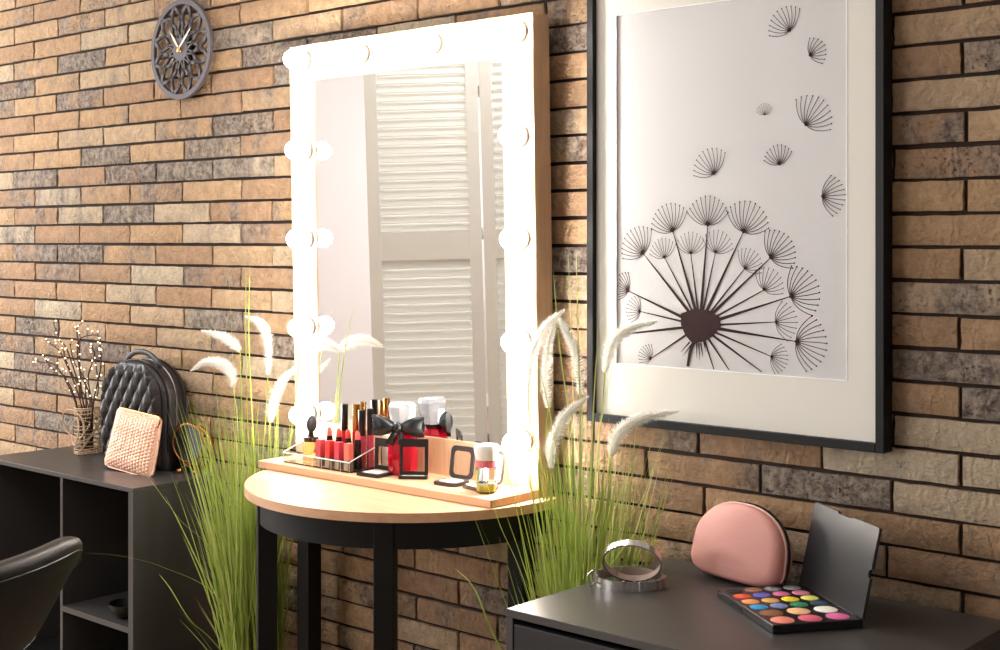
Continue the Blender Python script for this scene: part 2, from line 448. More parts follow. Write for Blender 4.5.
# ================================================================ VANITY MIRROR
MW, MH, MT = .894, 1.142, .062
vm_ = thing('vanity_mirror', 'large Hollywood mirror in pale wood frame with glowing bulbs', 'mirror', (-2.507, -.003, SZ + .0012), 0, rx=math.radians(1.2))
LX, RX = -MW / 2, MW / 2
GL, GR, GB, GT = LX + .101, RX - .099, .093, MH - .100
bm = BM()
box(bm, LX, GL, -MT, 0, 0, MH, .0015); link('frame_stile', bm, OAK, vm_)
bm = BM(); box(bm, GR, RX, -MT, 0, 0, MH, .0015); link('frame_stile', bm, OAK, vm_)
bm = BM(); box(bm, GL, GR, -MT, 0, 0, GB); link('frame_rail', bm, OAK, vm_)
bm = BM(); box(bm, GL, GR, -MT, 0, GT, MH); link('frame_rail', bm, OAK, vm_)
bm = BM(); box(bm, GL, GR, -MT + .004, -MT + .009, GB, GT)
link('mirror_glass', bm, MIRROR, vm_)
bx_ = [(LX + .070, z) for z in (.115, .357, .603, .849, 1.099)] + [(RX - .040, z) for z in (.115, .357, .603, .849, 1.099)] + [(-.142, 1.096), (.125, 1.098)]
first = None
for bx, bz in bx_:
    if first is None:
        bm = BM(); M = Matrix.Rotation(PI / 2, 4, 'X')
        lathe(bm, [(.0228, 0), (.0228, .005), (.021, .008), (.020, .014), (.017, .015)], 24, M)
        s = link('bulb_socket', bm, PORC, vm_, True)
        bm = BM(); lathe(bm, [(.0232, .0003), (.0248, .0003), (.0248, .010), (.0232, .010)], 32, M, cap=False); link('socket_ring', bm, mat('grey_socket_ring', (96, 92, 90), .5), s, True)
        bm = BM(); lathe(bm, [(.012, .0), (.015, .004), (.021, .012), (.0245, .021), (.0255, .030), (.024, .040), (.018, .049), (.009, .054), (.001, .0555)], 24, M @ Matrix.Translation((0, 0, .0152)))
        b = link('light_bulb', bm, BULB, s, True); b['label'] = 'glowing round bulb'
        first = s
    else: s = copy_tree(first, vm_)
    s.location = (bx, -MT, bz)

# ================================================================ FRAMED PRINT
PX0, PX1, PZ0, PZ1 = -1.932, -1.191, .9765, 2.06
fp = thing('framed_picture', 'large dandelion line drawing in a white mount and black frame', 'picture', (0, 0, 0))
bm = BM(); fd = .045; fw = .0185
box(bm, PX0, PX0 + fw, -fd, -.006, PZ0, PZ1, .001); box(bm, PX1 - fw, PX1, -fd, -.006, PZ0, PZ1, .001)
box(bm, PX0 + fw, PX1 - fw, -fd, -.006, PZ0, PZ0 + fw, .001); box(bm, PX0 + fw, PX1 - fw, -fd, -.006, PZ1 - fw, PZ1, .001)
link('frame', bm, FRAMEB, fp)
YM = -.031
bm = BM()
AX0, AX1, AZ0, AZ1 = -1.8555, -1.2785, 1.1155, 1.918
x0, x1, z0, z1 = PX0 + fw, PX1 - fw, PZ0 + fw, PZ1 - fw
box(bm, x0, AX0, YM, YM + .003, z0, z1); box(bm, AX1, x1, YM, YM + .003, z0, z1)
box(bm, AX0, AX1, YM, YM + .003, z0, AZ0); box(bm, AX0, AX1, YM, YM + .003, AZ1, z1)
link('mount_board', bm, MATB, fp)
bm = BM(); q = .0022
box(bm, AX0 - q, AX0, YM - .0006, YM + .001, AZ0 - q, AZ1 + q); box(bm, AX1, AX1 + q, YM - .0006, YM + .001, AZ0 - q, AZ1 + q)
box(bm, AX0, AX1, YM - .0006, YM + .001, AZ0 - q, AZ0); box(bm, AX0, AX1, YM - .0006, YM + .001, AZ1, AZ1 + q)
link('mount_bevel', bm, mat('bevel_white', (250, 250, 248), .8), fp)
YP = YM + .0035
bm = BM(); 
nx, nz = 20, 26
g = [[bm.verts.new((x0 + (x1 - x0) * i / nx, YP + .0008 * noise.noise(Vector((i * .35, j * .25, 2))), z0 + (z1 - z0) * j / nz)) for i in range(nx + 1)] for j in range(nz + 1)]
for j in range(nz):
    for i in range(nx): bm.faces.new((g[j][i], g[j][i + 1], g[j + 1][i + 1], g[j + 1][i]))
box(bm, x0, x1, YP + .003, YP + .006, z0, z1)
YI = YP - .0011
def px(u, v):
    p = at(u, v, YP); return Vector((p.x, p.z))
def clip(p): return AX0 + .001 < p.x < AX1 - .001 and AZ0 + .001 < p.y < AZ1
def stroke(bm, pts, w0, w1=None):
    w1 = w0 if w1 is None else w1
    n = len(pts); q = []
    for i, p in enumerate(pts):
        d = pts[min(i + 1, n - 1)] - pts[max(i - 1, 0)]
        if d.length < 1e-9: d = Vector((1, 0))
        d.normalize(); nn = Vector((-d.y, d.x)); w = (w0 + (w1 - w0) * i / max(1, n - 1)) / 2
        q.append((p, p + nn * w, p - nn * w))
    for (pa, a, b), (pb, c, d) in zip(q, q[1:]):
        if not (clip(pa) and clip(pb)): continue
        f = bm.faces.new([bm.verts.new((s.x, YI, s.y)) for s in (a, b, d, c)]); f.material_index = 1
def dot(bm, p, r):
    if not clip(p): return
    f = bm.faces.new([bm.verts.new((p.x + r * math.cos(k * PI / 4), YI - .0001, p.y + r * math.sin(k * PI / 4))) for k in range(8)]); f.material_index = 1
def parachute(bm, A, T, n=11, w=.0013):
    A = px(*A); T = px(*T); d = T - A; R = d.length; a0 = math.atan2(d.y, d.x)
    for i in range(n):
        s = (i / (n - 1) * 2 - 1)
        aa = a0 + s * 1.10
        tip = A + Vector((math.cos(aa), math.sin(aa))) * R * (1.24 - .10 * abs(s))
        ctrl = A + Vector((math.cos(a0 + s * 1.75), math.sin(a0 + s * 1.75))) * R * .5
        pts = [A * (1 - q) ** 2 + ctrl * 2 * q * (1 - q) + tip * q * q for q in [k / 8 for k in range(9)]]
        stroke(bm, pts, w, w * .8); dot(bm, tip, w * 1.0)
    dot(bm, A, w * 2.2)
LOOSE = [((790, 30.5), (779.8, 15)), ((810.3, 55), (822, 47)), ((806, 124.6), (820.4, 105)), ((765, 114.5), (764, 105.6)), ((714.4, 173.4), (705.3, 155.8)), ((779.8, 164), (776.4, 149)), ((822.8, 196.4), (841, 195))]
HEADS = [((643.3, 253.2), (631.7, 236)), ((673, 230.8), (666, 210)), ((708, 224.8), (708, 201.5)), ((743.7, 231.7), (751.4, 208)), ((770.8, 257.5), (786.7, 242.4)), ((791, 296.3), (812.6, 285.5)), ((796.6, 341.5), (821.2, 345.8)), ((628.2, 290.7), (617, 283))]
SMALL = [((664.8, 257.5), (661, 242.4)), ((691, 253.2), (691, 236)), ((715.7, 252.4), (720, 235)), ((745, 268.3), (754.4, 255.4)), ((764.3, 289.8), (773.8, 274.7)), ((776, 322), (793.2, 320)), ((771.6, 356.6), (784.6, 361)), ((640.3, 311.4), (629.5, 307)), ((651, 358.7), (642.4, 352))]
for i, (a, b) in enumerate(LOOSE): parachute(bm, a, b, (11, 9, 11, 9, 11, 10, 11)[i], .0016 if i != 3 else .0008)
for a, b in HEADS: parachute(bm, a, b, 12, .0018)
for a, b in SMALL: parachute(bm, a, b, 10, .0013)
CC = px(701, 325)
blobp = [(681.2, 313.5), (692.8, 309.2), (709.2, 310), (720, 317), (721.3, 326.4), (713.5, 335.9), (704.9, 341.5), (692.8, 343.6), (685.5, 335), (681.2, 324.3)]
bl = [px(*p) for p in blobp]; cb = sum(bl, Vector((0, 0))) / len(bl)
f = bm.faces.new([bm.verts.new((p.x, YI - .0004, p.y)) for p in bl]); f.material_index = 1
for i, (A, T) in enumerate(HEADS + SMALL):
    a = px(*A); d = (a - cb); st = cb + d.normalized() * .012
    big = i < len(HEADS)
    stroke(bm, [st.lerp(a, k / 8) for k in range(9)], .0088 if big else .0058, .0016)
for e in ((730, 371), (762, 372), (715, 372), (590, 338)):
    a = px(*e); stroke(bm, [cb.lerp(a, .12 + .88 * k / 30) for k in range(31)], .0065, .002)
stroke(bm, [Vector(p) for p in catmull([px(696, 340).to_3d(), px(690, 352).to_3d(), px(687, 368).to_3d()], 8)] and [Vector((p.x, p.y)) for p in catmull([px(696, 338).to_3d(), px(690.5, 352).to_3d(), px(688, 366.5).to_3d()], 8)], .009, .007)
for a, b in (((690, 342), (681, 352)), ((693, 343), (683, 356)), ((697, 343), (697, 358)), ((701, 343), (703, 357)), ((704, 341), (706, 352)), ((699, 343), (700, 360))):
    p, q = px(*a), px(*b); stroke(bm, [p.lerp(q, k / 4) for k in range(5)], .004, .0006)
link('dandelion_print', bm, [PRINT, INK], fp)

# ================================================================ WALL CLOCK
ck = thing('wall_clock', 'round grey openwork wall clock with rosette cut-outs and white hands', 'clock', (-3.566, 0, 2.001))
bm = BM()
RO = .158
def ringstrip(bm, pts, w, y0, y1, closed=True):
    n = len(pts); a = []
    for i, p in enumerate(pts):
        d = (pts[(i + 1) % n] - pts[i - 1]) if closed else (pts[min(i + 1, n - 1)] - pts[max(0, i - 1)])
        d.normalize(); nn = Vector((-d.y, d.x)) * w / 2
        a.append([bm.verts.new((q.x, y, q.y)) for q in (p + nn, p - nn) for y in (y0, y1)])
    for i in range(n if closed else n - 1):
        A, B = a[i], a[(i + 1) % n]
        bm.faces.new((A[0], A[2], B[2], B[0])); bm.faces.new((A[1], B[1], B[3], A[3]))
        bm.faces.new((A[0], B[0], B[1], A[1])); bm.faces.new((A[2], A[3], B[3], B[2]))
    if not closed:
        for A in (a[0], a[-1]): bm.faces.new((A[0], A[1], A[3], A[2]))
ringstrip(bm, [Vector((math.cos(2 * PI * i / 72), math.sin(2 * PI * i / 72))) * (RO - .008) for i in range(72)], .016, -.022, -.010)
def petal(k, n, r0, r1, w, off=0., y0=-.0215, sw=.0052):
    a = 2 * PI * (k + off) / n
    e = Vector((math.cos(a), math.sin(a))); f = Vector((-e.y, e.x))
    for s in (1, -1):
        pts = [e * (r0 + (r1 - r0) * q) + f * s * w * math.sin(PI * q) for q in [i / 10 for i in range(11)]]
        ringstrip(bm, pts, sw, y0, -.0115, False)
for k in range(12):
    petal(k, 12, .035, .100, .0135, 0, -.0212, .0044)
    petal(k, 12, .062, .138, .0220, .5, -.0212, .0046)
    for sg in (1, -1):
        a1 = 2 * PI * k / 12; a2 = a1 + sg * PI / 12
        ringstrip(bm, [Vector((math.cos(a1), math.sin(a1))) * .100, Vector((math.cos(a1 + sg * .13), math.sin(a1 + sg * .13))) * .126, Vector((math.cos(a2), math.sin(a2))) * .150], .0050, -.0212, -.0115, False)
M = Matrix.Rotation(PI / 2, 4, 'X')
lathe(bm, [(.037, .0112), (.037, .0218)], 32, M)
link('clock_face', bm, CLOCKM, ck)
bm = BM(); lathe(bm, [(.05, .0), (.05, .0108)], 24, M); link('clock_movement', bm, BLACKPL, ck)
def hand(tip, w):
    c = Vector((0, 0)); d = Vector(tip).normalized(); n = Vector((-d.y, d.x)); L = Vector(tip).length
    return [tuple(c - d * .012 + n * w * .5), tuple(d * L * .55 + n * w), tuple(d * L), tuple(d * L * .55 - n * w), tuple(c - d * .012 - n * w * .5)]
hx = at(168, 31, -.027) - at(177.5, 49, -.027); mx_ = at(190, 27, -.028) - at(177.5, 49, -.028)
bm = BM(); prism(bm, hand((hx.x, hx.z), .0042), -.0262, -.0248); link('hour_hand', bm, HANDM, ck)
bm = BM(); prism(bm, hand((mx_.x * 1.02, mx_.z * 1.02), .0038), -.0288, -.0275); link('minute_hand', bm, HANDM, ck)
bm = BM(); lathe(bm, [(.008, .0218), (.008, .029), (.004, .031)], 16, M); link('clock_pin', bm, BRASS, ck, True)

# ================================================================ LEFT OPEN CABINET
CZ = .6824
lc = thing('open_cabinet', 'long low open anthracite cabinet on the left by the office chair', 'cabinet', (-3.364, -.3266, 0))
W_, Dp = .856, .3226
bm = BM(); box(bm, -W_, 0, 0, Dp, CZ - .014, CZ, .001); link('cabinet_top', bm, ANTHRA, lc)
bm = BM(); box(bm, -.024, 0, 0, Dp, 0, CZ - .014); link('side_panel', bm, ANTHRA, lc)
bm = BM(); box(bm, -W_, -W_ + .024, 0, Dp, 0, CZ - .014); link('side_panel', bm, ANTHRA, lc)
bm = BM(); box(bm, -.399, -.385, .004, Dp - .008, 0, CZ - .014); link('divider', bm, ANTHRA, lc)
bm = BM(); box(bm, -.385, -.024, .003, Dp - .008, .258, .275); link('shelf', bm, ANTHRA, lc)
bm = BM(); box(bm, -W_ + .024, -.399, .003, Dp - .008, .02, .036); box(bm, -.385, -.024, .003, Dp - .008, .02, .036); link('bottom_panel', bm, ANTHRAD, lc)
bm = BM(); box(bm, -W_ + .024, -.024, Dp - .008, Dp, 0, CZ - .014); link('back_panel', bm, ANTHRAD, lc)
bm = BM()
lathe(bm, [(.022, 0), (.030, .004), (.050, .022), (.056, .044), (.053, .044), (.046, .024), (.026, .008), (.001, .007)], 32)
tag(link('bowl', bm, BLACKPL, None, True, (-3.490, -.262, .2753)), 'small glossy black bowl on the inner shelf of the open cabinet', 'bowl')

# ================================================================ RIGHT CABINET
rc = thing('drawer_cabinet', 'anthracite cabinet in the lower right corner carrying the eyeshadow palette', 'cabinet', (-1.7236, -.5707, 0))
W2, D2 = .776, .558
bm = BM(); box(bm, 0, W2, 0, D2, CZ - .016, CZ, .001); link('cabinet_top', bm, ANTHRA, rc)
bm = BM(); box(bm, 0, .016, 0, D2, .03, CZ - .016); link('side_panel', bm, ANTHRA, rc)
bm = BM(); box(bm, W2 - .016, W2, 0, D2, .03, CZ - .016); link('side_panel', bm, ANTHRA, rc)
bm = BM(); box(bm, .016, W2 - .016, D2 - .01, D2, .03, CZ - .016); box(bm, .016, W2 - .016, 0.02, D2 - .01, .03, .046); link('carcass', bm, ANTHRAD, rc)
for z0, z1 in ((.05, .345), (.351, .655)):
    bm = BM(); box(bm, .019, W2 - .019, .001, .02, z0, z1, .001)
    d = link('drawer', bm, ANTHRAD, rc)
    bm = BM(); box(bm, W2 / 2 - .06, W2 / 2 + .06, -.012, .0008, z1 - .05, z1 - .042, .001); link('handle', bm, BLACKPL, d)
for x in (.03, W2 - .03):
    for y in (.04, D2 - .04):
        bm = BM(); lathe(bm, [(.014, 0), (.018, .03)], 12, Matrix.Translation((x, y, 0))); link('foot', bm, BLACKPL, rc)

# ================================================================ EYESHADOW PALETTE
ep = thing('eyeshadow_palette', 'open black eyeshadow palette with rows of coloured pans', 'makeup palette', (-1.459, -.2293, CZ), math.atan2(-.581, .8138))
PL, PW, PT = .262, .180, .0165
bm = BM(); box(bm, 0, PL, 0, PW, .0004, PT, .0012)
link('palette_base', bm, BLACKPL, ep)
tilt = math.radians(12)
Mh = Matrix.Translation((0, PW - .002, PT + .001)) @ Matrix.Rotation(-tilt, 4, 'X')
bm = BM()
out = [(0, 0), (PL, 0), (PL, .074), (PL - .006, .076), (PL - .009, .083), (PL - .006, .09), (PL, .092), (PL, .166), (PL - .003, .169), (PL * .62, .169), (PL * .6, .165), (PL * .40, .165), (PL * .38, .169), (.003, .169), (0, .166)]
prism(bm, out, 0, .006, Mh)
link('palette_lid', bm, mat('palette_lid_black', (34, 34, 37), .28), ep)
bm = BM(); tube(bm, [Vector((.02, PW - .001, PT)), Vector((PL - .02, PW - .001, PT))], .0028, 8); link('hinge', bm, BLACKPL, ep, True)
bm = BM(); box(bm, PL * .38, PL * .46, -.0012, .0, .005, .012); link('latch', bm, BLACKPL, ep)
rows = [
    [(30, 27, 30), (150, 106, 82), (138, 132, 140), (168, 166, 172)],
    [(226, 84, 52), (104, 98, 190), (214, 112, 150), (222, 132, 160)],
    [(236, 152, 92), (222, 168, 92), (240, 214, 40), (232, 226, 110)],
    [(46, 150, 206), (122, 136, 186), (44, 132, 92), (52, 78, 100)],
    [(140, 92, 58), (240, 190, 140), (250, 244, 232)],
    [(238, 140, 122), (216, 94, 118), (222, 104, 160)]]
xs = [.024, .064, .104, .143, .186, .234]
for r, row in enumerate(rows):
    n = len(row); rad = .0175 if n == 4 else .0222
    ys = [.026 + .0415 * i for i in range(4)] if n == 4 else [.032 + .0555 * i for i in range(3)]
    for i, c in enumerate(row):
        bm = BM()
        lathe(bm, [(rad, PT - .0005), (rad, PT + .0005), (rad * .97, PT + .0009), (.0001, PT + .0009)], 28, Matrix.Translation((xs[r], ys[i], 0)))
        o = link('eyeshadow_pan', bm, mat('powder', c, .8, bump=.2, bscale=300), ep, True)
        names = {0: ['black', 'brown', 'grey', 'silver'], 1: ['orange red', 'violet', 'pink', 'rose pink'], 2: ['orange', 'ochre', 'yellow', 'pale yellow'], 3: ['bright blue', 'slate blue', 'green', 'dark teal'], 4: ['large brown', 'large peach', 'large white'], 5: ['large coral', 'large raspberry', 'large orchid pink']}
        o['label'] = names[r][i] + ' pan'

# ================================================================ PINK POUCH (right)
pb = thing('cosmetic_bag', 'pink leather half-round cosmetic bag on the right cabinet', 'cosmetic bag', (-1.490, -.100, CZ + .003), math.radians(-12), rx=math.radians(-9))
BW, BH, BT = .248, .160, .078
def bag_outline(s=1., n=40):
    """half-round bag outline in (x, z), flat-ish rounded bottom"""
    o = []
    for i in range(n):
        a = 2 * PI * i / n - PI / 2
        c, s_ = math.cos(a), math.sin(a)
        if s_ >= -.15:
            e = 2.25; x = BW / 2 * abs(c) ** (2 / e) * (1 if c > 0 else -1); z = BH * .40 + BH * .60 * (max(0, s_) ** (2 / e) if s_ > 0 else s_ * .9)
        else:
            e = 4.2; x = BW / 2 * abs(c) ** (2 / e) * (1 if c > 0 else -1); z = BH * .40 - BH * .40 * abs(s_) ** (2 / e)
        z0 = BH * .47
        o.append(Vector((x * s, 0, z0 + (z - z0) * s)))
    return o
bm = BM()
prev = None
K = 9
for k in range(-K, K + 1):
    q = k / K; y = BT / 2 * q
    s = (1 - abs(q) ** 3.2) ** (1 / 2.6) * .42 + .58 if abs(q) < 1 else .58
    ring = []
    for p in bag_outline(s):
        # the bag narrows to the top
        tz = max(0, (p.z / BH)); yy = y * (1.12 - .5 * tz)
        ring.append(bm.verts.new((p.x, yy, max(p.z, 0.0) if True else p.z)))
    if prev:
        for i in range(len(ring)):
            j = (i + 1) % len(ring); bm.faces.new((prev[i], prev[j], ring[j], ring[i]))
    else:
        first_ring = ring
    prev = ring
def fill_in(bm, ring, sgn):
    c = sum((v.co for v in ring), Vector()) / len(ring); cur = ring
    for s, dy in ((.7, .006), (.4, .010), (.15, .012)):
        nr = [bm.verts.new(c + (v.co - c) * s + Vector((0, sgn * dy, 0))) for v in ring]
        for i in range(len(nr)):
            j = (i + 1) % len(nr); bm.faces.new((cur[i], cur[j], nr[j], nr[i]))
        cur = nr
    bm.faces.new(cur)
fill_in(bm, first_ring, -1); fill_in(bm, prev, 1)
link('bag_body', bm, PINKL, pb, True)
ol = bag_outline(1.006)
arc = [p for p in ol if p.z > BH * .12]
arc.sort(key=lambda p: math.atan2(p.z - BH * .3, p.x) if not (p.z < BH * .3 and p.x < 0) else math.atan2(p.z - BH * .3, p.x) + 2 * PI)
bm = BM(); tube(bm, [p + Vector((0, .006, 0)) for p in arc], .0035, 6); link('zipper', bm, BLACKPL, pb, True)
bm = BM(); tube(bm, [p * 1.0 + Vector((0, -.004, 0)) for p in arc], .0022, 6); link('piping', bm, mat('cream_trim', (226, 188, 176), .5), pb, True)

# ================================================================ WRAP BRACELET / STRAP
br = thing('wrap_bracelet', 'metallic grey wrap bracelet with square buckle near the corner of the right cabinet', 'bracelet', (-1.645, -.272, CZ + .001), math.radians(30))
br.scale = (1.28, 1.28, 1.28)
def band(bm, pts, w, th, normals):
    n = len(pts); rows_ = []
    for p, nn, ww in zip(pts, normals, [w] * n):
        # p centre, nn = (outward, width dir)
        o_, wd = nn
        rows_.append([bm.verts.new(p + wd * a * ww / 2 + o_ * b * th / 2) for a, b in ((-1, 1), (1, 1), (1, -1), (-1, -1))])
    f_in = []
    for A, B in zip(rows_, rows_[1:]):
        bm.faces.new((A[0], A[1], B[1], B[0])); f = bm.faces.new((A[2], A[3], B[3], B[2])); f.material_index = 1
        bm.faces.new((A[1], A[2], B[2], B[1])); bm.faces.new((A[3], A[0], B[0], B[3]))
    bm.faces.new(rows_[0]); bm.faces.new(rows_[-1][::-1])
bm = BM()
pts, nrm = [], []
for i in range(61):   # lower loop lying on the cabinet
    a = 2 * PI * i / 60
    o_ = Vector((math.cos(a), math.sin(a), 0)); wd = Vector((0, 0, 1))
    pts.append(Vector((.056 * math.cos(a), .040 * math.sin(a), .0095 + .003 * math.sin(a)))); nrm.append((o_, wd))
band(bm, pts, .016, .003, nrm)
link('lower_loop', bm, [GREYL, STRAPIN], br, True)
bm = BM(); pts, nrm = [], []
for i in range(61):   # upper loop standing tilted
    a = 2 * PI * i / 60
    R_ = Matrix.Rotation(math.radians(-58), 3, 'X') @ Matrix.Rotation(math.radians(0), 3, 'Z')
    o_ = R_ @ Vector((math.cos(a), math.sin(a), 0)); wd = R_ @ Vector((0, 0, 1))
    pts.append(Vector((.004, .004, .0385)) + R_ @ Vector((.047 * math.cos(a), .040 * math.sin(a), 0))); nrm.append((o_, wd))
R_ = Matrix.Rotation(math.radians(52), 3, 'X')
band(bm, pts, .012, .003, nrm)
link('upper_loop', bm, [GREYL, STRAPIN], br, True)
bm = BM()
Mb = Matrix.Translation((-.056, -.022, .016)) @ Matrix.Rotation(math.radians(-125), 4, 'Z') @ Matrix.Rotation(math.radians(20), 4, 'Y')
for a in (-1, 1):
    box(bm, -.012, .012, -.0015, .0015, a * .010 - .0016, a * .010 + .0016, .0006, Mb); box(bm, a * .011 - .0016, a * .011 + .0016, -.0015, .0015, -.010, .010, .0006, Mb)
box(bm, -.001, .001, -.003, -.0005, -.010, .010, .0003, Mb)
link('buckle', bm, CHROME, br, True)
bm = BM()
for a in (-95, -78, -68, -58, -40, -30, -12):
    r = math.radians(a); c = Vector((.0578 * math.cos(r), .0418 * math.sin(r), .0095))
    box(bm, -.0022, .0022, -.0008, .0012, -.0078, .0078, .0004, Matrix.Translation(c) @ Matrix.Rotation(r + PI / 2, 4, 'Z'))
link('bright_stripe', bm, CHROME, br)
bm = BM(); r = math.radians(2); c = Vector((.0578 * math.cos(r), .0418 * math.sin(r), .0098))
box(bm, -.0055, .0055, -.0012, .0014, -.0082, .0082, .0006, Matrix.Translation(c) @ Matrix.Rotation(r + PI / 2, 4, 'Z'))
link('keeper', bm, mat('pink_keeper', (226, 138, 128), .4), br)

# ================================================================ BACKPACK
bp_ = thing('quilted_backpack', 'black quilted leather backpack against the brick wall on the open cabinet', 'backpack', (-3.692, -.014, CZ + .001))
def bag_half(z, Wb=.335, Ht=.335):
    """half width of backpack front at height z"""
    if z < .03: return Wb / 2 * (.94 + .06 * math.sin(z / .03 * PI / 2))
    if z < .20: return Wb / 2
    q = (z - .20) / (Ht - .20); return Wb / 2 * math.sqrt(max(0, 1 - q ** 2.3))
BHt = .335
def bp_outline(n=56, s=1.):
    pts = []
    zs = [BHt * (1 - math.cos(PI * i / (n // 2))) / 2 for i in range(n // 2 + 1)]
    right = [Vector((bag_half(z), 0, z)) for z in zs]; left = [Vector((-bag_half(z), 0, z)) for z in zs[1:-1]][::-1]
    c = Vector((0, 0, BHt * .45))
    return [c + (p - c) * s for p in right + left]
bm = BM(); prev = None
DT = .095
prof = [(-DT / 2 - .006, .80), (-DT / 2 - .003, .9), (-DT / 2 + .006, .97), (-DT / 2 + .02, 1.), (0, 1.01), (DT / 2 - .02, 1.), (DT / 2 - .004, .96), (DT / 2, .88)]
for k, (y, s) in enumerate(prof):
    ring = [bm.verts.new((p.x, y - DT / 2, max(p.z, 0))) for p in bp_outline(56, s)]
    if prev:
        for i in range(len(ring)):
            j = (i + 1) % len(ring); bm.faces.new((prev[i], prev[j], ring[j], ring[i]))
    else: bm.faces.new(ring[::-1])
    prev = ring
bm.faces.new(prev)
link('bag_body', bm, LEATH, bp_, True)
# quilted front panel: puffed diamonds
bm = BM(); nx, nz = 84, 96; g = {}
for j in range(nz + 1):
    z = .012 + (BHt - .022) * j / nz; hw = bag_half(z) * .95
    if j == nz: hw = max(hw, .01)
    for i in range(nx + 1):
        x = -hw + 2 * hw * i / nx
        a = (x * 1.0 + z * .62) / .052; b = (x * 1.0 - z * .62) / .052
        q = abs(math.sin(PI * a)) * abs(math.sin(PI * b))
        e = min(1, (1 - abs(i / nx * 2 - 1)) * 9, (nz - j) / 7, j / 5)
        g[i, j] = bm.verts.new((x, -DT - .006 - (.004 + .0125 * q ** .5) * e - .012 * e * math.sin(PI * min(1, z / .33)), z))
for j in range(nz):
    for i in range(nx): bm.faces.new((g[i, j], g[i + 1, j], g[i + 1, j + 1], g[i, j + 1]))
link('quilted_front', bm, LEATH, bp_, True)
bm = BM()
for y, s in ((-DT + .014, 1.012), (-.022, 1.012)):
    op = [p for p in bp_outline(56, s) if p.z > .05]
    op.sort(key=lambda p: math.atan2(p.z - .05, p.x)); tube(bm, [Vector((p.x, y, p.z)) for p in op], .0028, 6)
link('piping', bm, BLACKPL, bp_, True)
bm = BM(); op = [p for p in bp_outline(56, 1.012) if p.z > .05]; op.sort(key=lambda p: math.atan2(p.z - .05, p.x)); tube(bm, [Vector((p.x, -.050, p.z)) for p in op], .0022, 5)
link('zipper', bm, CHROME, bp_, True)
bm = BM(); tube(bm, catmull([(-.095, -.06, .292), (-.085, -.062, .330), (-.03, -.065, .358), (.035, -.062, .356), (.085, -.06, .330), (.098, -.058, .300)], 8), .0095, 8, flat=.6); link('carry_handle', bm, LEATH, bp_, True)
for s in (1, -1):
    bm = BM(); tube(bm, catmull([(s * .10, -.008, .27), (s * .165, -.014, .22), (s * .185, -.03, .14), (s * .178, -.05, .06), (s * .150, -.045, .02)], 8), .0085, 8, flat=.45); link('shoulder_strap', bm, LEATH, bp_, True)
bm = BM(); box(bm, .06, .074, -.058, -.052, .318, .340, .001); link('zipper_pull', bm, CHROME, bp_)

# ================================================================ ROSE WOVEN POUCH
rp = thing('woven_pouch', 'rose-gold woven pouch leaning against the black backpack', 'pouch', (-3.606, -.186, CZ + .003), math.radians(3), rx=math.radians(-11), ry=math.radians(4))
bm = BM(); nx, nz = 90, 70; PWd, PHt = .240, .184
def pouch_pt(i, j, side):
    v = j / nz; z = PHt * v
    hw = PWd / 2 * (1.0 if v > .1 else .90 + .1 * math.sqrt(max(0, 1 - (1 - v / .1) ** 2))) * (1 - .11 * v)
    if v > .93: hw *= 1 - .10 * ((v - .93) / .07) ** 2
    u = i / nx * 2 - 1; x = hw * u + .004 * math.sin(v * 3)
    e = (1 - abs(u) ** 4) * (1 - abs(2 * v - 1) ** 5)
    th = .003 + .016 * e
    a, b = x / .0135, z / .0110
    w = abs(math.sin(PI * a)) * abs(math.sin(PI * (b + .5 * (math.floor(a) % 2))))
    th += .0034 * w ** .6 * min(1, e * 3)
    return (x, -th if side else th * .6, z)
for side in (1, 0):
    g = {(i, j): bm.verts.new(pouch_pt(i, j, side)) for i in range(nx + 1) for j in range(nz + 1)}
    for j in range(nz):
        for i in range(nx): bm.faces.new((g[i, j], g[i + 1, j], g[i + 1, j + 1], g[i, j + 1]) if side else (g[i, j], g[i, j + 1], g[i + 1, j + 1], g[i + 1, j]))
bmesh.ops.remove_doubles(bm, verts=bm.verts, dist=.0001)
link('pouch_body', bm, ROSE, rp, True)
bm = BM()
ps = [Vector(pouch_pt(i, j, 0)) * 1. for i, j in [(0, q) for q in range(nz, 5, -4)] + [(q, 0) for q in range(6, nx, 6)] + [(nx, q) for q in range(5, nz, 4)]]
tube(bm, [Vector((p.x, 0, p.z)) for p in ps], .0042, 6); link('edge_seam', bm, ROSE, rp, True)
bm = BM(); tube(bm, [Vector((pouch_pt(i, nz, 0)[0], 0, PHt)) for i in range(0, nx + 1, 6)], .004, 6); link('zipper', bm, COPPER, rp, True)
bm = BM(); tube(bm, catmull([(.100, -.004, PHt), (.114, -.008, PHt - .005), (.114, -.010, PHt - .022), (.110, -.009, PHt - .03)], 4), .003, 6); link('zipper_pull', bm, BRASS, rp, True)

# ================================================================ ROUND TABLE MIRROR
rm = thing('table_mirror', 'small round copper-framed mirror on ball feet beside the backpack', 'mirror', (-3.445, -.078, CZ), math.radians(14))
bm = BM(); cz = .095; R0 = .058
tube(bm, [Vector((R0 * math.cos(2 * PI * i / 48), 0, cz + R0 * math.sin(2 * PI * i / 48))) for i in range(48)], .0035, 8, True); link('mirror_rim', bm, COPPER, rm, True)
bm = BM(); lathe(bm, [(R0 - .001, -.002), (R0 - .001, .002)], 40, Matrix.Translation((0, 0, cz)) @ Matrix.Rotation(PI / 2, 4, 'X')); link('mirror_glass', bm, mat('dark_reflection_tint', (120, 128, 146), .22, 1.), rm)  # blue-grey tint in the glass stands in for a dark blurred reflection
bm = BM(); tube(bm, [Vector((.066 * math.cos(2 * PI * i / 48), .034, .078 + .066 * math.sin(2 * PI * i / 48))) for i in range(48)], .0045, 8, True, flat=2.2); link('back_hoop', bm, COPPER, rm, True)
bm = BM()
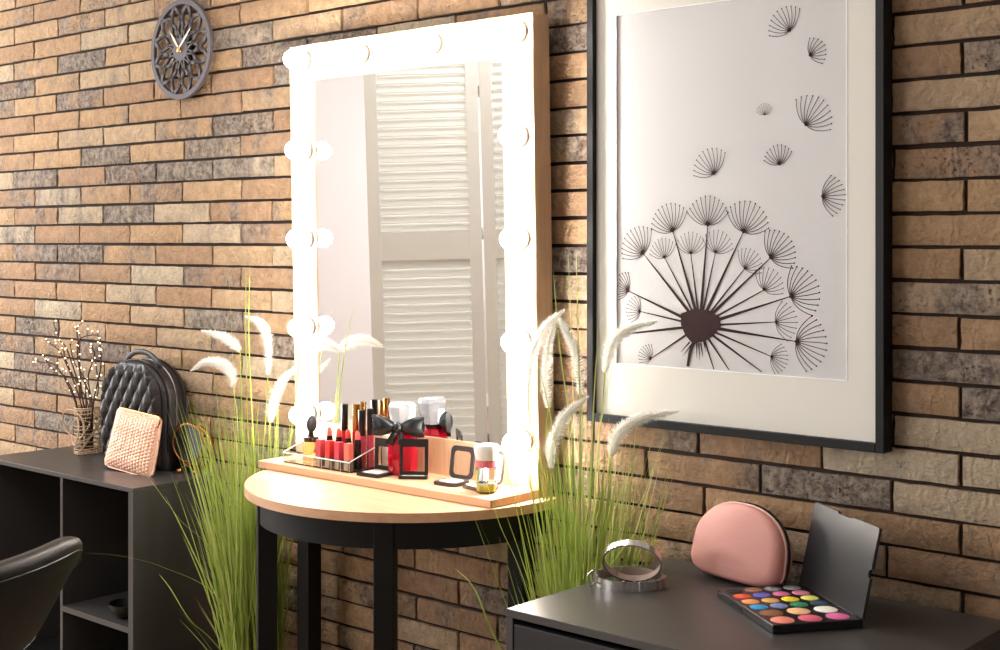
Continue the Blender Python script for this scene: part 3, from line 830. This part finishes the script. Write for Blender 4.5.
tube(bm, [(-.03, -.004, .012), (-.03, .03, .020), (.03, .03, .020), (.03, -.004, .012)], .003, 6); tube(bm, [(0, .03, .02), (0, .008, .05), (0, .004, .06)], .003, 6)
link('stand', bm, COPPER, rm, True)
for x, y in ((-.03, -.006), (.03, -.006), (0, .034)):
    bm = BM(); sphere(bm, Vector((x, y, .0085)), .0085); link('ball_foot', bm, COPPER, rm, True)

# ================================================================ WICKER VASE AND LIGHTED TWIGS
vz = thing('wire_vase', 'glass vase wound with pale wicker loops at the left of the backpack', 'vase', (-4.03, -.062, CZ))
bm = BM(); lathe(bm, [(.036, .0006), (.038, .004), (.040, .02), (.040, .155), (.0375, .155), (.0375, .02), (.035, .006), (.0005, .006)], 32); link('glass_cylinder', bm, CLEARG, vz, True)
random.seed(11); bm = BM()
def wring(c, rx_, rz_, rot, tiltx):
    M = Matrix.Translation(c) @ Matrix.Rotation(rot, 4, 'Z') @ Matrix.Rotation(tiltx, 4, 'X')
    return [M @ Vector((rx_ * math.cos(a), 0, rz_ * math.sin(a))) for a in [2 * PI * i / 36 for i in range(36)]]
def hring(z, r, w=.0): return [Vector((r * math.cos(a), r * math.sin(a), z + w * math.sin(a * 2 + 1))) for a in [2 * PI * i / 36 for i in range(36)]]
for z in (.006, .012, .020, .150, .156): tube(bm, hring(z, .0435, .002), .0022, 5, True)
for k in range(9):
    tube(bm, hring(.03 + .0135 * k, .0438, random.uniform(-.012, .012)), .0016, 5, True)
for k in range(7):
    a = random.uniform(0, 2 * PI)
    pts = [Vector((.045 * math.cos(a + s * 2.4), .045 * math.sin(a + s * 2.4), .006 + .150 * s)) for s in [i / 14 for i in range(15)]]
    tube(bm, pts, .0017, 5)
tube(bm, [p for p in wring(Vector((-.002, -.052, .105)), .056, .050, .1, .25)], .0026, 6, True)
tube(bm, [p for p in wring(Vector((.006, -.050, .080)), .040, .044, -.3, -.1)], .0022, 6, True)
link('wicker_wrap', bm, WICK, vz, True)
def twig(path, k):
    y0 = -.062
    base = Vector((-4.03 + .018 * math.cos(k * 2.4), -.062 + .018 * math.sin(k * 2.4), CZ + .010))
    tips = [at(u, v, -.062 - .012 * (k % 3)) for u, v in path]
    pts = catmull([base] + tips, 7)
    return base, pts
TW = [[(84, 405), (68, 352), (60, 340), (53, 322)], [(80, 400), (62, 355), (52, 345), (46, 338)], [(78, 410), (58, 368), (40, 362), (33, 362)], [(82, 395), (79, 350), (77, 330), (82, 323)],
      [(90, 400), (80, 372), (78, 342), (92, 335), (100, 338), (100, 352)], [(94, 400), (100, 372), (101, 355), (98, 340)], [(88, 405), (72, 374), (66, 360), (62, 346)], [(76, 402), (64, 376), (52, 368), (42, 353)],
      [(92, 405), (88, 378), (94, 356), (91, 342)], [(86, 402), (84, 378), (74, 362), (70, 344)], [(90, 410), (98, 392), (96, 365), (94, 350)]]
_b = BM(); sphere(_b, Vector(), .0025, 8, 5); LED_ME = bpy.data.meshes.new('tiny_light'); _b.to_mesh(LED_ME); _b.free(); LED_ME.materials.append(LEDM)
for k, path in enumerate(TW):
    random.seed(50 + k)
    base, pts = twig(path, k)
    o = thing('lighted_twig', 'brown twig dotted with tiny warm lights standing in the wicker vase', 'decorative branch', base, group='lighted twigs in the wicker vase')
    bm = BM(); q = [p - base for p in pts]; n = len(q)
    tube(bm, q, [.0030 - .0015 * i / n for i in range(n)], 5)
    LEDS = []
    for i in range(n // 3, n, 3):
        d = Vector((random.uniform(-.02, .02), random.uniform(-.008, .004), random.uniform(.006, .024)))
        if random.random() < .6: tube(bm, [q[i], q[i] + d], .0010, 4)
        else: d = Vector((0, -.002, 0))
        LEDS.append(q[i] + d)
    link('twig_stem', bm, TWIG, o, True)
    for p in LEDS:
        b = bpy.data.objects.new('tiny_light', LED_ME); C.objects.link(b); b.parent = o; b.location = p

# ================================================================ OFFICE CHAIR
ch = thing('office_chair', 'black leather chair with rounded padded backrest in the lower left corner', 'chair', (-2.722, -1.268, -.018), math.radians(23))
# local frame: +x = outward (back side of backrest); y = width
bm = BM()
def back_ring(w, n=44):
    """cross-section of the padded back at width parameter w in [-1,1]: returns centre and scaled section"""
    pass
NW = 36; prev = None
for i in range(NW + 1):
    w = i / NW * 2 - 1
    e = (1 - abs(w) ** 5) ** .5 if abs(w) < 1 else 0
    e = max(e, .04)
    y = .215 * w; xo = .235 - .05 * w * w
    hh = .118 * (.35 + .65 * e); zc = .680 + .005 * w
    th = .034 * (.25 + .75 * e)
    ring = []
    for k in range(28):
        a = 2 * PI * k / 28; c, s_ = math.cos(a), math.sin(a)
        ex = abs(c) ** .75 * (1 if c > 0 else -1); ez = abs(s_) ** .62 * (1 if s_ > 0 else -1)
        taper = 1 + .26 * ez   # thicker at the top
        z = zc + hh * ez
        ring.append(bm.verts.new((xo + th * ex * taper + .045 * ez, y * (1 + .09 * ez), z)))
    if prev:
        for k in range(28):
            j = (k + 1) % 28; bm.faces.new((prev[k], prev[j], ring[j], ring[k]))
    else: bm.faces.new(ring[::-1])
    prev = ring
bm.faces.new(prev)
link('backrest', bm, LEATHC, ch, True)
bm = BM()
for side, zf in ((1, .74), (1, -.90)):
    pts = []
    for i in range(3, NW - 2):
        w = i / NW * 2 - 1; e = max((1 - abs(w) ** 5) ** .5, .04)
        y = .215 * w; xo = .235 - .05 * w * w; hh = .118 * (.35 + .65 * e); th = .034 * (.25 + .75 * e)
        ez = zf; ex = (max(0, 1 - abs(ez) ** (2 / .62))) ** (.75 / 2)
        pts.append(Vector((xo + th * ex * (1 + .26 * ez) + .045 * ez + .0008, y * (1 + .09 * ez), .680 + .005 * w + hh * ez)))
    tube(bm, pts, .0022, 5)
link('seam', bm, LEATHC, ch, True)
bm = BM(); box(bm, -.23, .22, -.23, .23, .44, .51, .03, seg=3); link('seat', bm, LEATHC, ch, True)
bm = BM(); box(bm, .205, .225, -.04, .04, .40, .56, .004); link('back_bracket', bm, BLACKPL, ch)
bm = BM(); lathe(bm, [(.03, .098), (.03, .25), (.02, .25), (.02, .44)], 20); link('gas_lift', bm, CHROME, ch, True)
for k in range(5):
    a = 2 * PI * k / 5 + .3; bm = BM()
    tube(bm, [(0, 0, .10), (.15 * math.cos(a), .15 * math.sin(a), .085), (.28 * math.cos(a), .28 * math.sin(a), .080)], [.022, .018, .013], 8)
    lg = link('base_leg', bm, BLACKPL, ch, True)
    bm = BM(); lathe(bm, [(.026, -.012), (.026, .012)], 16, Matrix.Translation((.28 * math.cos(a), .28 * math.sin(a), .045)) @ Matrix.Rotation(PI / 2, 4, 'X')); link('caster', bm, BLACKPL, lg, True)

# ================================================================ ORNAMENTAL GRASSES
def grass_plant(name_loc, seed, nbl, label, tips, plumes, xlim, ylim, spread, zlo, zhi):
    x0, y0 = name_loc
    root = thing('ornamental_grass', label, 'plant', (x0, y0, 0))
    bm = BM(); lathe(bm, [(.070, 0), (.088, .13), (.093, .135), (.093, .15), (.086, .15), (.084, .138), (.001, .138)], 28); link('pot', bm, POT, root, True)
    bm = BM(); lathe(bm, [(.0835, .1385), (.083, .143), (.001, .146)], 24); link('soil', bm, SOIL, root, True)
    random.seed(seed)
    bm = BM(); lay = bm.loops.layers.color.new('blade')
    def blade(pts, w, col):
        n = len(pts); rows_ = []
        az = random.uniform(-.9, .9)
        side = Vector((math.cos(az), math.sin(az), 0)); fr = Vector((-side.y, side.x, 0))
        for i, p in enumerate(pts):
            q = i / (n - 1); ww = w * (1 - q) ** .65 * (.75 + .5 * q) + .0003
            rows_.append([bm.verts.new(p + side * ww / 2), bm.verts.new(p + fr * ww * .22), bm.verts.new(p - side * ww / 2), bm.verts.new(p - fr * ww * .05)])
        for A, B in zip(rows_, rows_[1:]):
            for k in range(4):
                j = (k + 1) % 4; f = bm.faces.new((A[k], A[j], B[j], B[k]))
                for l in f.loops: l[lay] = col
    def lim(p):
        p.y = min(p.y, ylim[1] - y0) if p.z > .15 else p.y
        if .15 < p.z < .70: p.x = max(-3.356 - x0, min(-1.732 - x0, p.x))
        return p
    for k in range(nbl):
        a = random.uniform(0, 2 * PI); r = .085 * math.sqrt(random.random())
        b0 = Vector((r * math.cos(a), r * math.sin(a), .14))
        h = random.uniform(zlo, zhi) if random.random() < .8 else random.uniform(zlo * .6, zlo)
        sx = random.gauss(0, spread); sy = random.gauss(0, spread * .35)
        tx = b0.x * 1.3 + sx * (h / zhi + .3)
        if not xlim[0] - x0 < tx < xlim[1] - x0: tx = random.uniform(xlim[0] - x0, xlim[1] - x0)
        tx = max(xlim[0] - x0, min(xlim[1] - x0, tx)); ty = max(ylim[0] - y0, min(ylim[1] - y0, b0.y * 1.2 + sy))
        tip = Vector((tx, ty, h))
        mid = b0.lerp(tip, .5) + Vector((-tx * .16, -ty * .16, 0))
        pts = [b0 * (1 - q) ** 2 + mid * 2 * q * (1 - q) + tip * q * q for q in [i / 8 for i in range(9)]]
        blade([lim(p) for p in pts], random.uniform(.0042, .0080), (random.random(), random.random(), 0, 1))
    for tp in tips:
        b0 = Vector((random.uniform(-.04, .04), random.uniform(-.04, .04), .14))
        pts = catmull([b0] + [at(u, v, y) - Vector((x0, y0, 0)) for u, v, y in tp], 6)
        blade(pts, .0052, (random.uniform(.4, 1), 0, 0, 1))
    bl = link('grass_blades', bm, GRASS, root, True); bl['kind'] = 'stuff'
    for y, stem, head in plumes:
        b0 = Vector((random.uniform(-.03, .03), random.uniform(-.03, .03), .14))
        hp = [at(u, v, y) - Vector((x0, y0, 0)) for u, v in head]
        sp_ = [at(u, v, y) - Vector((x0, y0, 0)) for u, v in stem]
        bm = BM(); tube(bm, catmull([b0] + sp_ + [hp[0]], 6), .0016, 5); st = link('plume_stem', bm, GRASS, root, True)
        c = catmull(hp, 12); n = len(c); bm = BM()
        rad = [.0125 * min(1, .45 + i / n * 3) * (1 - (i / n) ** 3) + .001 for i in range(n)]
        tube(bm, c, [r * .3 for r in rad], 8)
        for i in range(n):
            t_ = (c[min(i + 1, n - 1)] - c[max(0, i - 1)]).normalized(); a_ = t_.orthogonal().normalized(); b_ = t_.cross(a_)
            for k in range(64):
                an = random.uniform(0, 2 * PI); d = (a_ * math.cos(an) + b_ * math.sin(an))
                tip = c[i] + d * rad[i] * random.uniform(1.0, 1.9) + t_ * random.uniform(.002, .011)
                ba = c[i] + d * rad[i] * .4; s_ = t_.cross(d) * .0009
                try: bm.faces.new([bm.verts.new(v) for v in (ba + s_, ba - s_, tip)])
                except ValueError: pass
        link('plume', bm, PLUME, st)
    return root
grass_plant((-3.015, -.16), 21, 500, 'tall ornamental grass with white plumes between the open cabinet and the mirror table',
    [[(238, 480, -.16), (232, 340, -.14), (228, 262, -.13)], [(255, 480, -.16), (249, 340, -.16), (250, 266, -.15)], [(250, 480, -.12), (246, 350, -.12), (246, 268, -.12)],
     [(220, 600, -.25), (165, 568, -.33), (120, 556, -.40), (85, 553, -.45)], [(215, 560, -.2), (180, 520, -.25), (150, 480, -.30), (133, 466, -.33)], [(212, 640, -.3), (190, 620, -.36), (170, 588, -.38), (159, 574, -.38)],
     [(225, 470, -.18), (215, 380, -.18), (212, 348, -.18)], [(300, 470, -.12), (322, 350, -.11), (333, 305, -.11)]],
    [(-.17, [(246, 600), (238, 430)], [(233, 388), (232, 374), (222, 364), (206, 362), (192, 370)]),
     (-.13, [(250, 600), (264, 440)], [(268, 375), (268, 345), (262, 325), (247, 317)]),
     (-.12, [(252, 600), (266, 480)], [(270, 422), (273, 405), (281, 383), (299, 364)]),
     (-.06, [(248, 600), (242, 420)], [(240, 350), (226, 338), (203, 331)]),
     (-.14, [(262, 600), (290, 440)], [(300, 352), (322, 344), (341, 350)])],
    (-3.32, -2.925), (-.32, -.03), .125, .52, .97)
grass_plant((-1.848, -.165), 33, 480, 'tall ornamental grass with white plumes between the mirror table and the right cabinet',
    [[(560, 480, -.2), (533, 340, -.16), (525, 270, -.15)], [(575, 480, -.18), (571, 330, -.15), (568, 248, -.14)], [(580, 480, -.18), (578, 330, -.15), (576, 250, -.15)], [(575, 480, -.18), (560, 350, -.15), (553, 268, -.14)],
     [(595, 480, -.18), (606, 400, -.16), (617, 345, -.15)], [(590, 500, -.2), (594, 400, -.16), (598, 330, -.15)], [(530, 600, -.36), (498, 520, -.42), (478, 450, -.40)], [(520, 640, -.4), (490, 560, -.46), (470, 505, -.46)], [(500, 648, -.45), (475, 590, -.47), (455, 568, -.47)],
     [(612, 560, -.10), (642, 500, -.07), (666, 428, -.055)], [(600, 560, -.12), (618, 500, -.08), (640, 450, -.06)]],
    [(-.17, [(565, 560), (532, 430)], [(528, 385), (533, 352), (545, 328), (562, 312)]),
     (-.16, [(570, 560), (548, 450)], [(548, 408), (546, 375), (549, 345), (556, 318)]),
     (-.15, [(575, 560), (582, 440)], [(581, 395), (577, 360), (568, 335), (557, 316)]),
     (-.19, [(570, 560), (552, 510)], [(551, 468), (553, 442), (565, 416), (586, 398)]),
     (-.13, [(590, 560), (604, 500)], [(611, 456), (618, 434), (640, 419), (676, 412)]),
     (-.12, [(585, 560), (600, 430)], [(605, 372), (612, 345), (628, 329), (655, 322)])],
    (-2.02, -1.60), (-.42, -.055), .125, .52, 1.02)

# ================================================================ COSMETICS ON THE BOARD
# acrylic organiser
og = thing('acrylic_organizer', 'clear acrylic stepped organizer holding lipsticks and glosses', 'organizer', (-2.575, -.205, SZ))
OW = .265; OD = .115
bm = BM(); e = .002
box(bm, -OW, 0, 0, OD, .0006, .003)
box(bm, -OW, 0, 0, e, .003, .026)
for x in (-OW, -.148, -e):
    prism(bm, [(0, .003), (OD, .003), (OD, .060), (OD - .012, .060), (.004, .028), (0, .028)], 0, e, Matrix.Translation((x + e, 0, 0)) @ Matrix.Rotation(PI / 2, 4, 'Z'))
for x in (-.111, -.074, -.038): box(bm, x, x + .0015, e, .030, .003, .026)
box(bm, -.147, -e, .030, .032, .003, .030); box(bm, -.147, -e, .064, .066, .003, .040); box(bm, -OW + e, -e, OD - e, OD, .003, .055)
link('acrylic_tray', bm, ACRYL, og)
# opaque white strips added so the clear acrylic edges stand out
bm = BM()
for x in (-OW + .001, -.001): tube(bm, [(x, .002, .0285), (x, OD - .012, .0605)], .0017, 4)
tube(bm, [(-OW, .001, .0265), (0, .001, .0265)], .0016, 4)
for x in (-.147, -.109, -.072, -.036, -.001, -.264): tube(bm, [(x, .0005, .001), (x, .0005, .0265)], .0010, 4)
link('acrylic_edge', bm, mat('white_edge', (246, 244, 240), .4), og)

def tubeitem(name, label, cat, x, y, z0, parts, group=None, rz=0., seg=16, sq=None):
    o = thing(name, label, cat, (x, y, z0), rz, group)
    for pn, prof, m in parts:
        bm = BM()
        if sq: 
            (r, za), (r2, zb) = prof[0], prof[-1]; box(bm, -r, r, -r, r, za, zb, .0008)
        else: lathe(bm, prof, seg)
        link(pn, bm, m, o, True)
    return o
zt = SZ + .0032
R0T = 1
SILV = mat('grey_base', (176, 164, 146), .25, .6)
gl_c = [('dusty rose', (196, 80, 92)), ('bright red', (232, 62, 62)), ('raspberry', (206, 68, 92)), ('salmon pink', (236, 120, 104))]
for i, (nm, c) in enumerate(gl_c):
    x = -2.575 - .130 + .0365 * i
    tubeitem('nail_polish', nm + ' square-capped tube in the front row of the acrylic organizer', 'nail polish', x, -.190, zt,
             [('bottle', [(.0085, 0), (.0085, .026)], SILV), ('cap', [(.0092, .0265), (.0092, .070)], mat('gloss_cap', c, .3))], 'square-capped tubes in the front row', sq=1)
ls_c = [((226, 120, 104), 'leftmost in the lipstick row'), ((226, 96, 84), 'second from the left in the lipstick row'), ((232, 70, 56), 'third from the left in the lipstick row'), ((234, 110, 96), 'rightmost in the lipstick row')]
for i, (c, w_) in enumerate(ls_c):
    x = -2.575 - .130 + .0365 * i
    o = tubeitem('lipstick', 'open lipstick in a black case, ' + w_, 'lipstick', x, -.158, zt,
             [('case', [(.0098, 0), (.0098, .045), (.0088, .046), (.0088, .070)], BLACKPL), ('collar', [(.0082, .0702), (.0082, .0765)], BLACKSAT)], 'lipsticks in the acrylic organizer')
    bm = BM(); M = Matrix.Translation((0, 0, .0766))
    pr = [(.0072, 0), (.0072, .014)]
    lathe(bm, [(.0070, 0), (.0070, .012), (.0064, .018), (.0045, .023), (.0012, .0255)], 16, M)
    for v in bm.verts:
        if v.co.z > .0766 + .010: v.co.z -= (v.co.x + .005) * .7
    link('lipstick_bullet', bm, mat('lip_colour', c, .35), o, True)
tall = [(-2.690, -.118, 'black', (196, 42, 52), .158, 'tall red lip gloss with black cap, leftmost of the tall tubes'),
        (-2.652, -.112, 'gold', (178, 34, 30), .160, 'tall deep red lip gloss with gold cap, left of the two gold-capped ones'),
        (-2.630, -.108, 'gold', (150, 26, 24), .168, 'tallest lip gloss with gold cap, right of the two gold-capped ones'),
        (-2.605, -.135, 'black', (206, 62, 96), .150, 'pink lip gloss with black cap, front one of the end pair'),
        (-2.588, -.120, 'black', (214, 76, 104), .154, 'pink lip gloss with black cap, rear one of the end pair')]
for x, y, cp, c, h, lb in tall:
    r = .0096
    tubeitem('lip_gloss', lb, 'lip gloss', x, y, zt,
             [('gloss_tube', [(r, 0), (r, h * .55)], mat('gloss_liquid', c, .12, coat=.6)), ('cap', [(r * .9, h * .552), (r * .9, h * .56), (r * .93, h * .565), (r * .93, h)], BLACKPL if cp == 'black' else GOLD)], 'tall lip glosses in the acrylic organizer')
# amber perfume with dark ball stopper
o = thing('perfume_bottle', 'amber perfume bottle with a dark grey ball stopper left of the lipsticks', 'perfume', (-2.790, -.150, zt))
bm = BM(); lathe(bm, [(.017, 0), (.020, .003), (.0225, .045), (.020, .052), (.008, .056), (.008, .060)], 28); link('bottle', bm, AMBER, o, True)
bm = BM(); lathe(bm, [(.019, .0525), (.0205, .056), (.017, .062), (.009, .066), (.006, .078)], 20); 
for k in range(8): sphere(bm, Vector((.016 * math.cos(k * PI / 4), .016 * math.sin(k * PI / 4), .060)), .005, 8, 5)
link('ornate_collar', bm, mat('dark_bronze', (64, 46, 34), .35, .7), o, True)
bm = BM(); sphere(bm, Vector((.003, 0, .099)), .0175, 20, 12, sz=1.35, M=Matrix.Scale(.62, 4, (1, 0, 0))); link('stopper', bm, mat('grey_stopper', (66, 68, 74), .35), o, True)
# red perfume with clear cap and black bow
o = thing('perfume_bottle', 'red perfume bottle with clear faceted cap and a black satin bow', 'perfume', (-2.468, -.118, SZ + .0006), math.radians(20))
bm = BM(); lathe(bm, [(.034, 0), (.038, .004), (.040, .04), (.038, .090), (.028, .102), (.014, .108), (.014, .114)], 10); link('bottle', bm, REDG, o)
bm = BM(); lathe(bm, [(.020, .1145), (.028, .120), (.036, .150), (.038, .172), (.033, .182), (.010, .184)], 9); link('faceted_cap', bm, mat('frosted_cap', (236, 240, 246), .12, trans=.55, ior=1.35), o)
bm = BM()
M = Matrix.Translation((0, -.030, .122)) @ Matrix.Rotation(math.radians(14), 4, 'Z')
for s in (1, -1):
    pr = None
    for i in range(9):
        q = i / 8; x = s * (.005 + .060 * q); hh = .008 + .019 * math.sin(min(1, q * 1.25) * PI / 2); dd = .004 + .012 * math.sin(PI * q) + .003
        z0 = .006 * q - (.004 * q if s > 0 else .0)
        ring = [bm.verts.new(M @ Vector((x + (.004 * s * math.cos(a * 3) * q), dd * math.cos(a), z0 + hh * math.sin(a)))) for a in [2 * PI * k / 14 for k in range(14)]]
        if pr:
            for k in range(14): j = (k + 1) % 14; bm.faces.new((pr[k], pr[j], ring[j], ring[k]))
        else: bm.faces.new(ring)
        pr = ring
    bm.faces.new(pr)
link('bow_loops', bm, BLACKSAT, o, True)
bm = BM(); sphere(bm, M @ Vector((0, -.006, 0)), .013, 14, 8, sz=1.1)
for s in (1, -1):
    pts = [M @ Vector(p) for p in ((0, -.004, -.006), (s * .010, -.010, -.020), (s * .014 - .006, -.010, -.042))]
    tube(bm, catmull(pts, 5), [.006 + .0006 * i for i in range(11)], 6, flat=.35)
tube(bm, [(.0185 * math.cos(2 * PI * i / 24), .0185 * math.sin(2 * PI * i / 24), .111) for i in range(24)], .004, 6, True)
link('bow_knot', bm, BLACKSAT, o, True)

PANEC = mat('clear_lid_window', (250, 250, 250), .02, trans=1., ior=1.1)
def compact(label, x, y, rz, w, d, lidh, ang, round_=False, m=BLACKPL, powder=(226, 214, 206), group=None, rim=.006, clear=False):
    """open compact: base lies from y=-d..0, lid rises at y=0"""
    o = thing('powder_compact', label, 'compact', (x, y, SZ + .0006), rz, group)
    r = .014 if round_ else .0025
    bm = BM(); prism(bm, rrect(w, d, r, 6, 0, -d / 2), .0, .008)
    for v in bm.verts: v.co = Vector((v.co.x, v.co.z, v.co.y))
    link('base', bm, m, o, True)
    bm = BM(); prism(bm, rrect(w - rim * 2.2, d - rim * 2.2, max(.001, r - .003), 6, 0, -d / 2), .0081, .0088)
    for v in bm.verts: v.co = Vector((v.co.x, v.co.z, v.co.y))
    link('powder', bm, mat('pressed_powder', powder, .7), o)
    M = Matrix.Translation((0, .0, .0085)) @ Matrix.Rotation(-math.radians(ang), 4, 'X')
    out = rrect(w, lidh, r, 6, 0, lidh / 2); tb = .003 if round_ else .011
    inn = rrect(w - rim * 2, lidh - rim * 2 - tb, max(.001, r - .004), 6, 0, lidh / 2 - tb / 2)
    bm = BM(); q = [[bm.verts.new(M @ Vector((x_, y_, z_))) for x_, z_ in pl] for pl, y_ in ((out, 0), (inn, 0), (inn, .0045), (out, .0045))]
    for k in range(4):
        A_, B_ = q[k], q[(k + 1) % 4]
        for i in range(len(A_)):
            j = (i + 1) % len(A_); bm.faces.new((A_[i], A_[j], B_[j], B_[i]))
    ld = link('lid', bm, m, o, True)
    bm = BM(); prism(bm, rrect(w - rim * 2 + .001, lidh - rim * 2 - tb + .001, max(.001, r - .004), 6, 0, lidh / 2 - tb / 2), .0018, .0028, M); link('lid_window' if clear else 'mirror', bm, PANEC if clear else MIRROR, ld)
    return o
compact('black square compact with upright mirror lid, in front of the red perfume, left one', -2.506, -.146, math.radians(4), .074, .068, .080, 2, rim=.010, clear=True)
compact('black square compact with white powder, right of the red perfume, beside the oak panel', -2.398, -.150, math.radians(36), .073, .016, .090, 2, powder=(240, 236, 230), rim=.009, clear=True)
compact('rounded dark compact with open mirror lid, middle of the board', -2.274, -.112, math.radians(3), .074, .066, .080, 8, True, mat('dark_brown_plastic', (46, 38, 40), .3), rim=.0095, clear=True)
compact('rounded gold-edged compact standing open behind the small clear bottle', -2.176, -.108, math.radians(-10), .076, .064, .080, 10, True, mat('bronze_plastic', (84, 74, 60), .25, .6), (250, 246, 238))
# small clear bottle with white cap
o = thing('perfume_bottle', 'small clear bottle with white cap and pink band at the right of the board', 'perfume', (-2.135, -.170, SZ + .0006))
o.scale = (1.2, 1.2, 1.42)
bm = BM(); lathe(bm, [(.019, 0), (.021, .003), (.021, .050), (.019, .053)], 8); link('bottle', bm, CLEARG, o)
bm = BM(); lathe(bm, [(.0172, .003), (.0172, .014)], 8); link('yellow_liquid', bm, mat('yellow_liquid', (226, 206, 84), .1, trans=.5), o)
bm = BM(); lathe(bm, [(.0215, .0435), (.0215, .054)], 24); link('pink_band', bm, mat('pink_band', (226, 110, 124), .3), o, True)
bm = BM(); lathe(bm, [(.0205, .0545), (.023, .058), (.026, .074), (.024, .080), (.002, .082)], 12); link('cap', bm, mat('white_cap', (244, 244, 242), .2), o, True)
# small white carton behind the glosses
bm = BM(); box(bm, -.016, .016, -.009, .009, 0, .085, .001)
tag(link('small_carton', bm, mat('carton_white', (242, 232, 216), .6), None, False, (-2.562, -.0785, SZ + .0006)), 'small off-white carton between the organizer and the red perfume', 'box')

# ================================================================ LOUVRED FOLDING SCREEN (seen in the mirror)
fs = thing('folding_screen', 'white louvred folding screen seen in the lighted mirror', 'room divider', (0, 0, 0))
def screen_panel(p0, p1):
    d = Vector((p1[0] - p0[0], p1[1] - p0[1], 0)); L = d.length
    M = Matrix.Translation((p0[0], p0[1], 0)) @ Matrix.Rotation(math.atan2(d.y, d.x), 4, 'Z')
    bm = BM(); HT = 2.3; y = .018
    box(bm, 0, .055, -y, y, .03, HT, .001, M); box(bm, L - .055, L, -y, y, .03, HT, .001, M)
    for z0, z1 in ((.08, .18), (1.235, 1.36), (HT - .09, HT)): box(bm, .055, L - .055, -y + .001, y - .001, z0, z1, 0, M)
    o = link('screen_panel', bm, WHITEP, fs)
    bm = BM()
    for za, zb in ((.18, 1.235), (1.36, HT - .09)):
        n = int((zb - za) / .038)
        for k in range(n):
            z = za + (k + .5) * (zb - za) / n
            box(bm, .054, L - .054, -.019, .019, -.004, .004, 0, M @ Matrix.Translation((0, 0, z)) @ Matrix.Rotation(math.radians(-68), 4, 'X'))
    sl = link('louvre_slats', bm, WHITEP, o)
    for z in (.4, 1.32, 1.95):
        bm = BM(); box(bm, L - .002, L + .010, -.006, .006, z, z + .05, 0, M); link('hinge', bm, CHROME, o)
screen_panel((-4.400, -1.718), (-4.022, -2.050))
screen_panel((-4.012, -2.058), (-3.56, -2.27))
screen_panel((-3.55, -2.28), (-3.20, -2.64))

# ================================================================ LIGHTS
def area(name, loc, rot, sx, sy, power, col, spread=None):
    l = bpy.data.lights.new(name, 'AREA'); l.shape = 'RECTANGLE'; l.size = sx; l.size_y = sy; l.energy = power; l.color = col
    o = bpy.data.objects.new(name, l); C.objects.link(o); o.location = loc; o.rotation_euler = rot
    if spread: l.spread = spread
    return o
area('window_daylight', ((WX0 + WX1) / 2, Y1 + .06, (WZ0 + WZ1) / 2), (PI / 2, 0, 0), WX1 - WX0 - .1, WZ1 - WZ0 - .1, 84, (.95, .97, 1.))
area('ceiling_fill', (-3.6, -2.2, ZT - .03), (0, 0, 0), .9, .9, 22, (1., .98, .96))  # unseen fill light added to brighten the room from above
w = bpy.data.worlds.new('world'); sc.world = w; w.use_nodes = True
w.node_tree.nodes['Background'].inputs[0].default_value = (.9, .95, 1, 1); w.node_tree.nodes['Background'].inputs[1].default_value = 1.0

area('window_daylight_left', (X0 + .06, (LY0 + LY1) / 2, (LZ0 + LZ1) / 2), (0, -PI / 2, 0), LZ1 - LZ0 - .1, LY1 - LY0 - .1, 78, (.94, .97, 1.))

# ================================================================ CAMERA
cd = bpy.data.cameras.new('camera'); cam = bpy.data.objects.new('camera', cd); C.objects.link(cam)
cam.location = (0, -D, H); cam.rotation_euler = (PI / 2, 0, YAW)
cd.sensor_width = 36; cd.lens = FPX * 36 / 1000; cd.shift_x = 0; cd.shift_y = -(325 - HY) / 1000
cd.clip_start = .05
sc.camera = cam
vs = sc.view_settings; sc.display_settings.display_device = 'sRGB'
vs.view_transform = 'Standard'; vs.look = 'None'; vs.exposure = 0.52; vs.gamma = 1; vs.use_curve_mapping = False
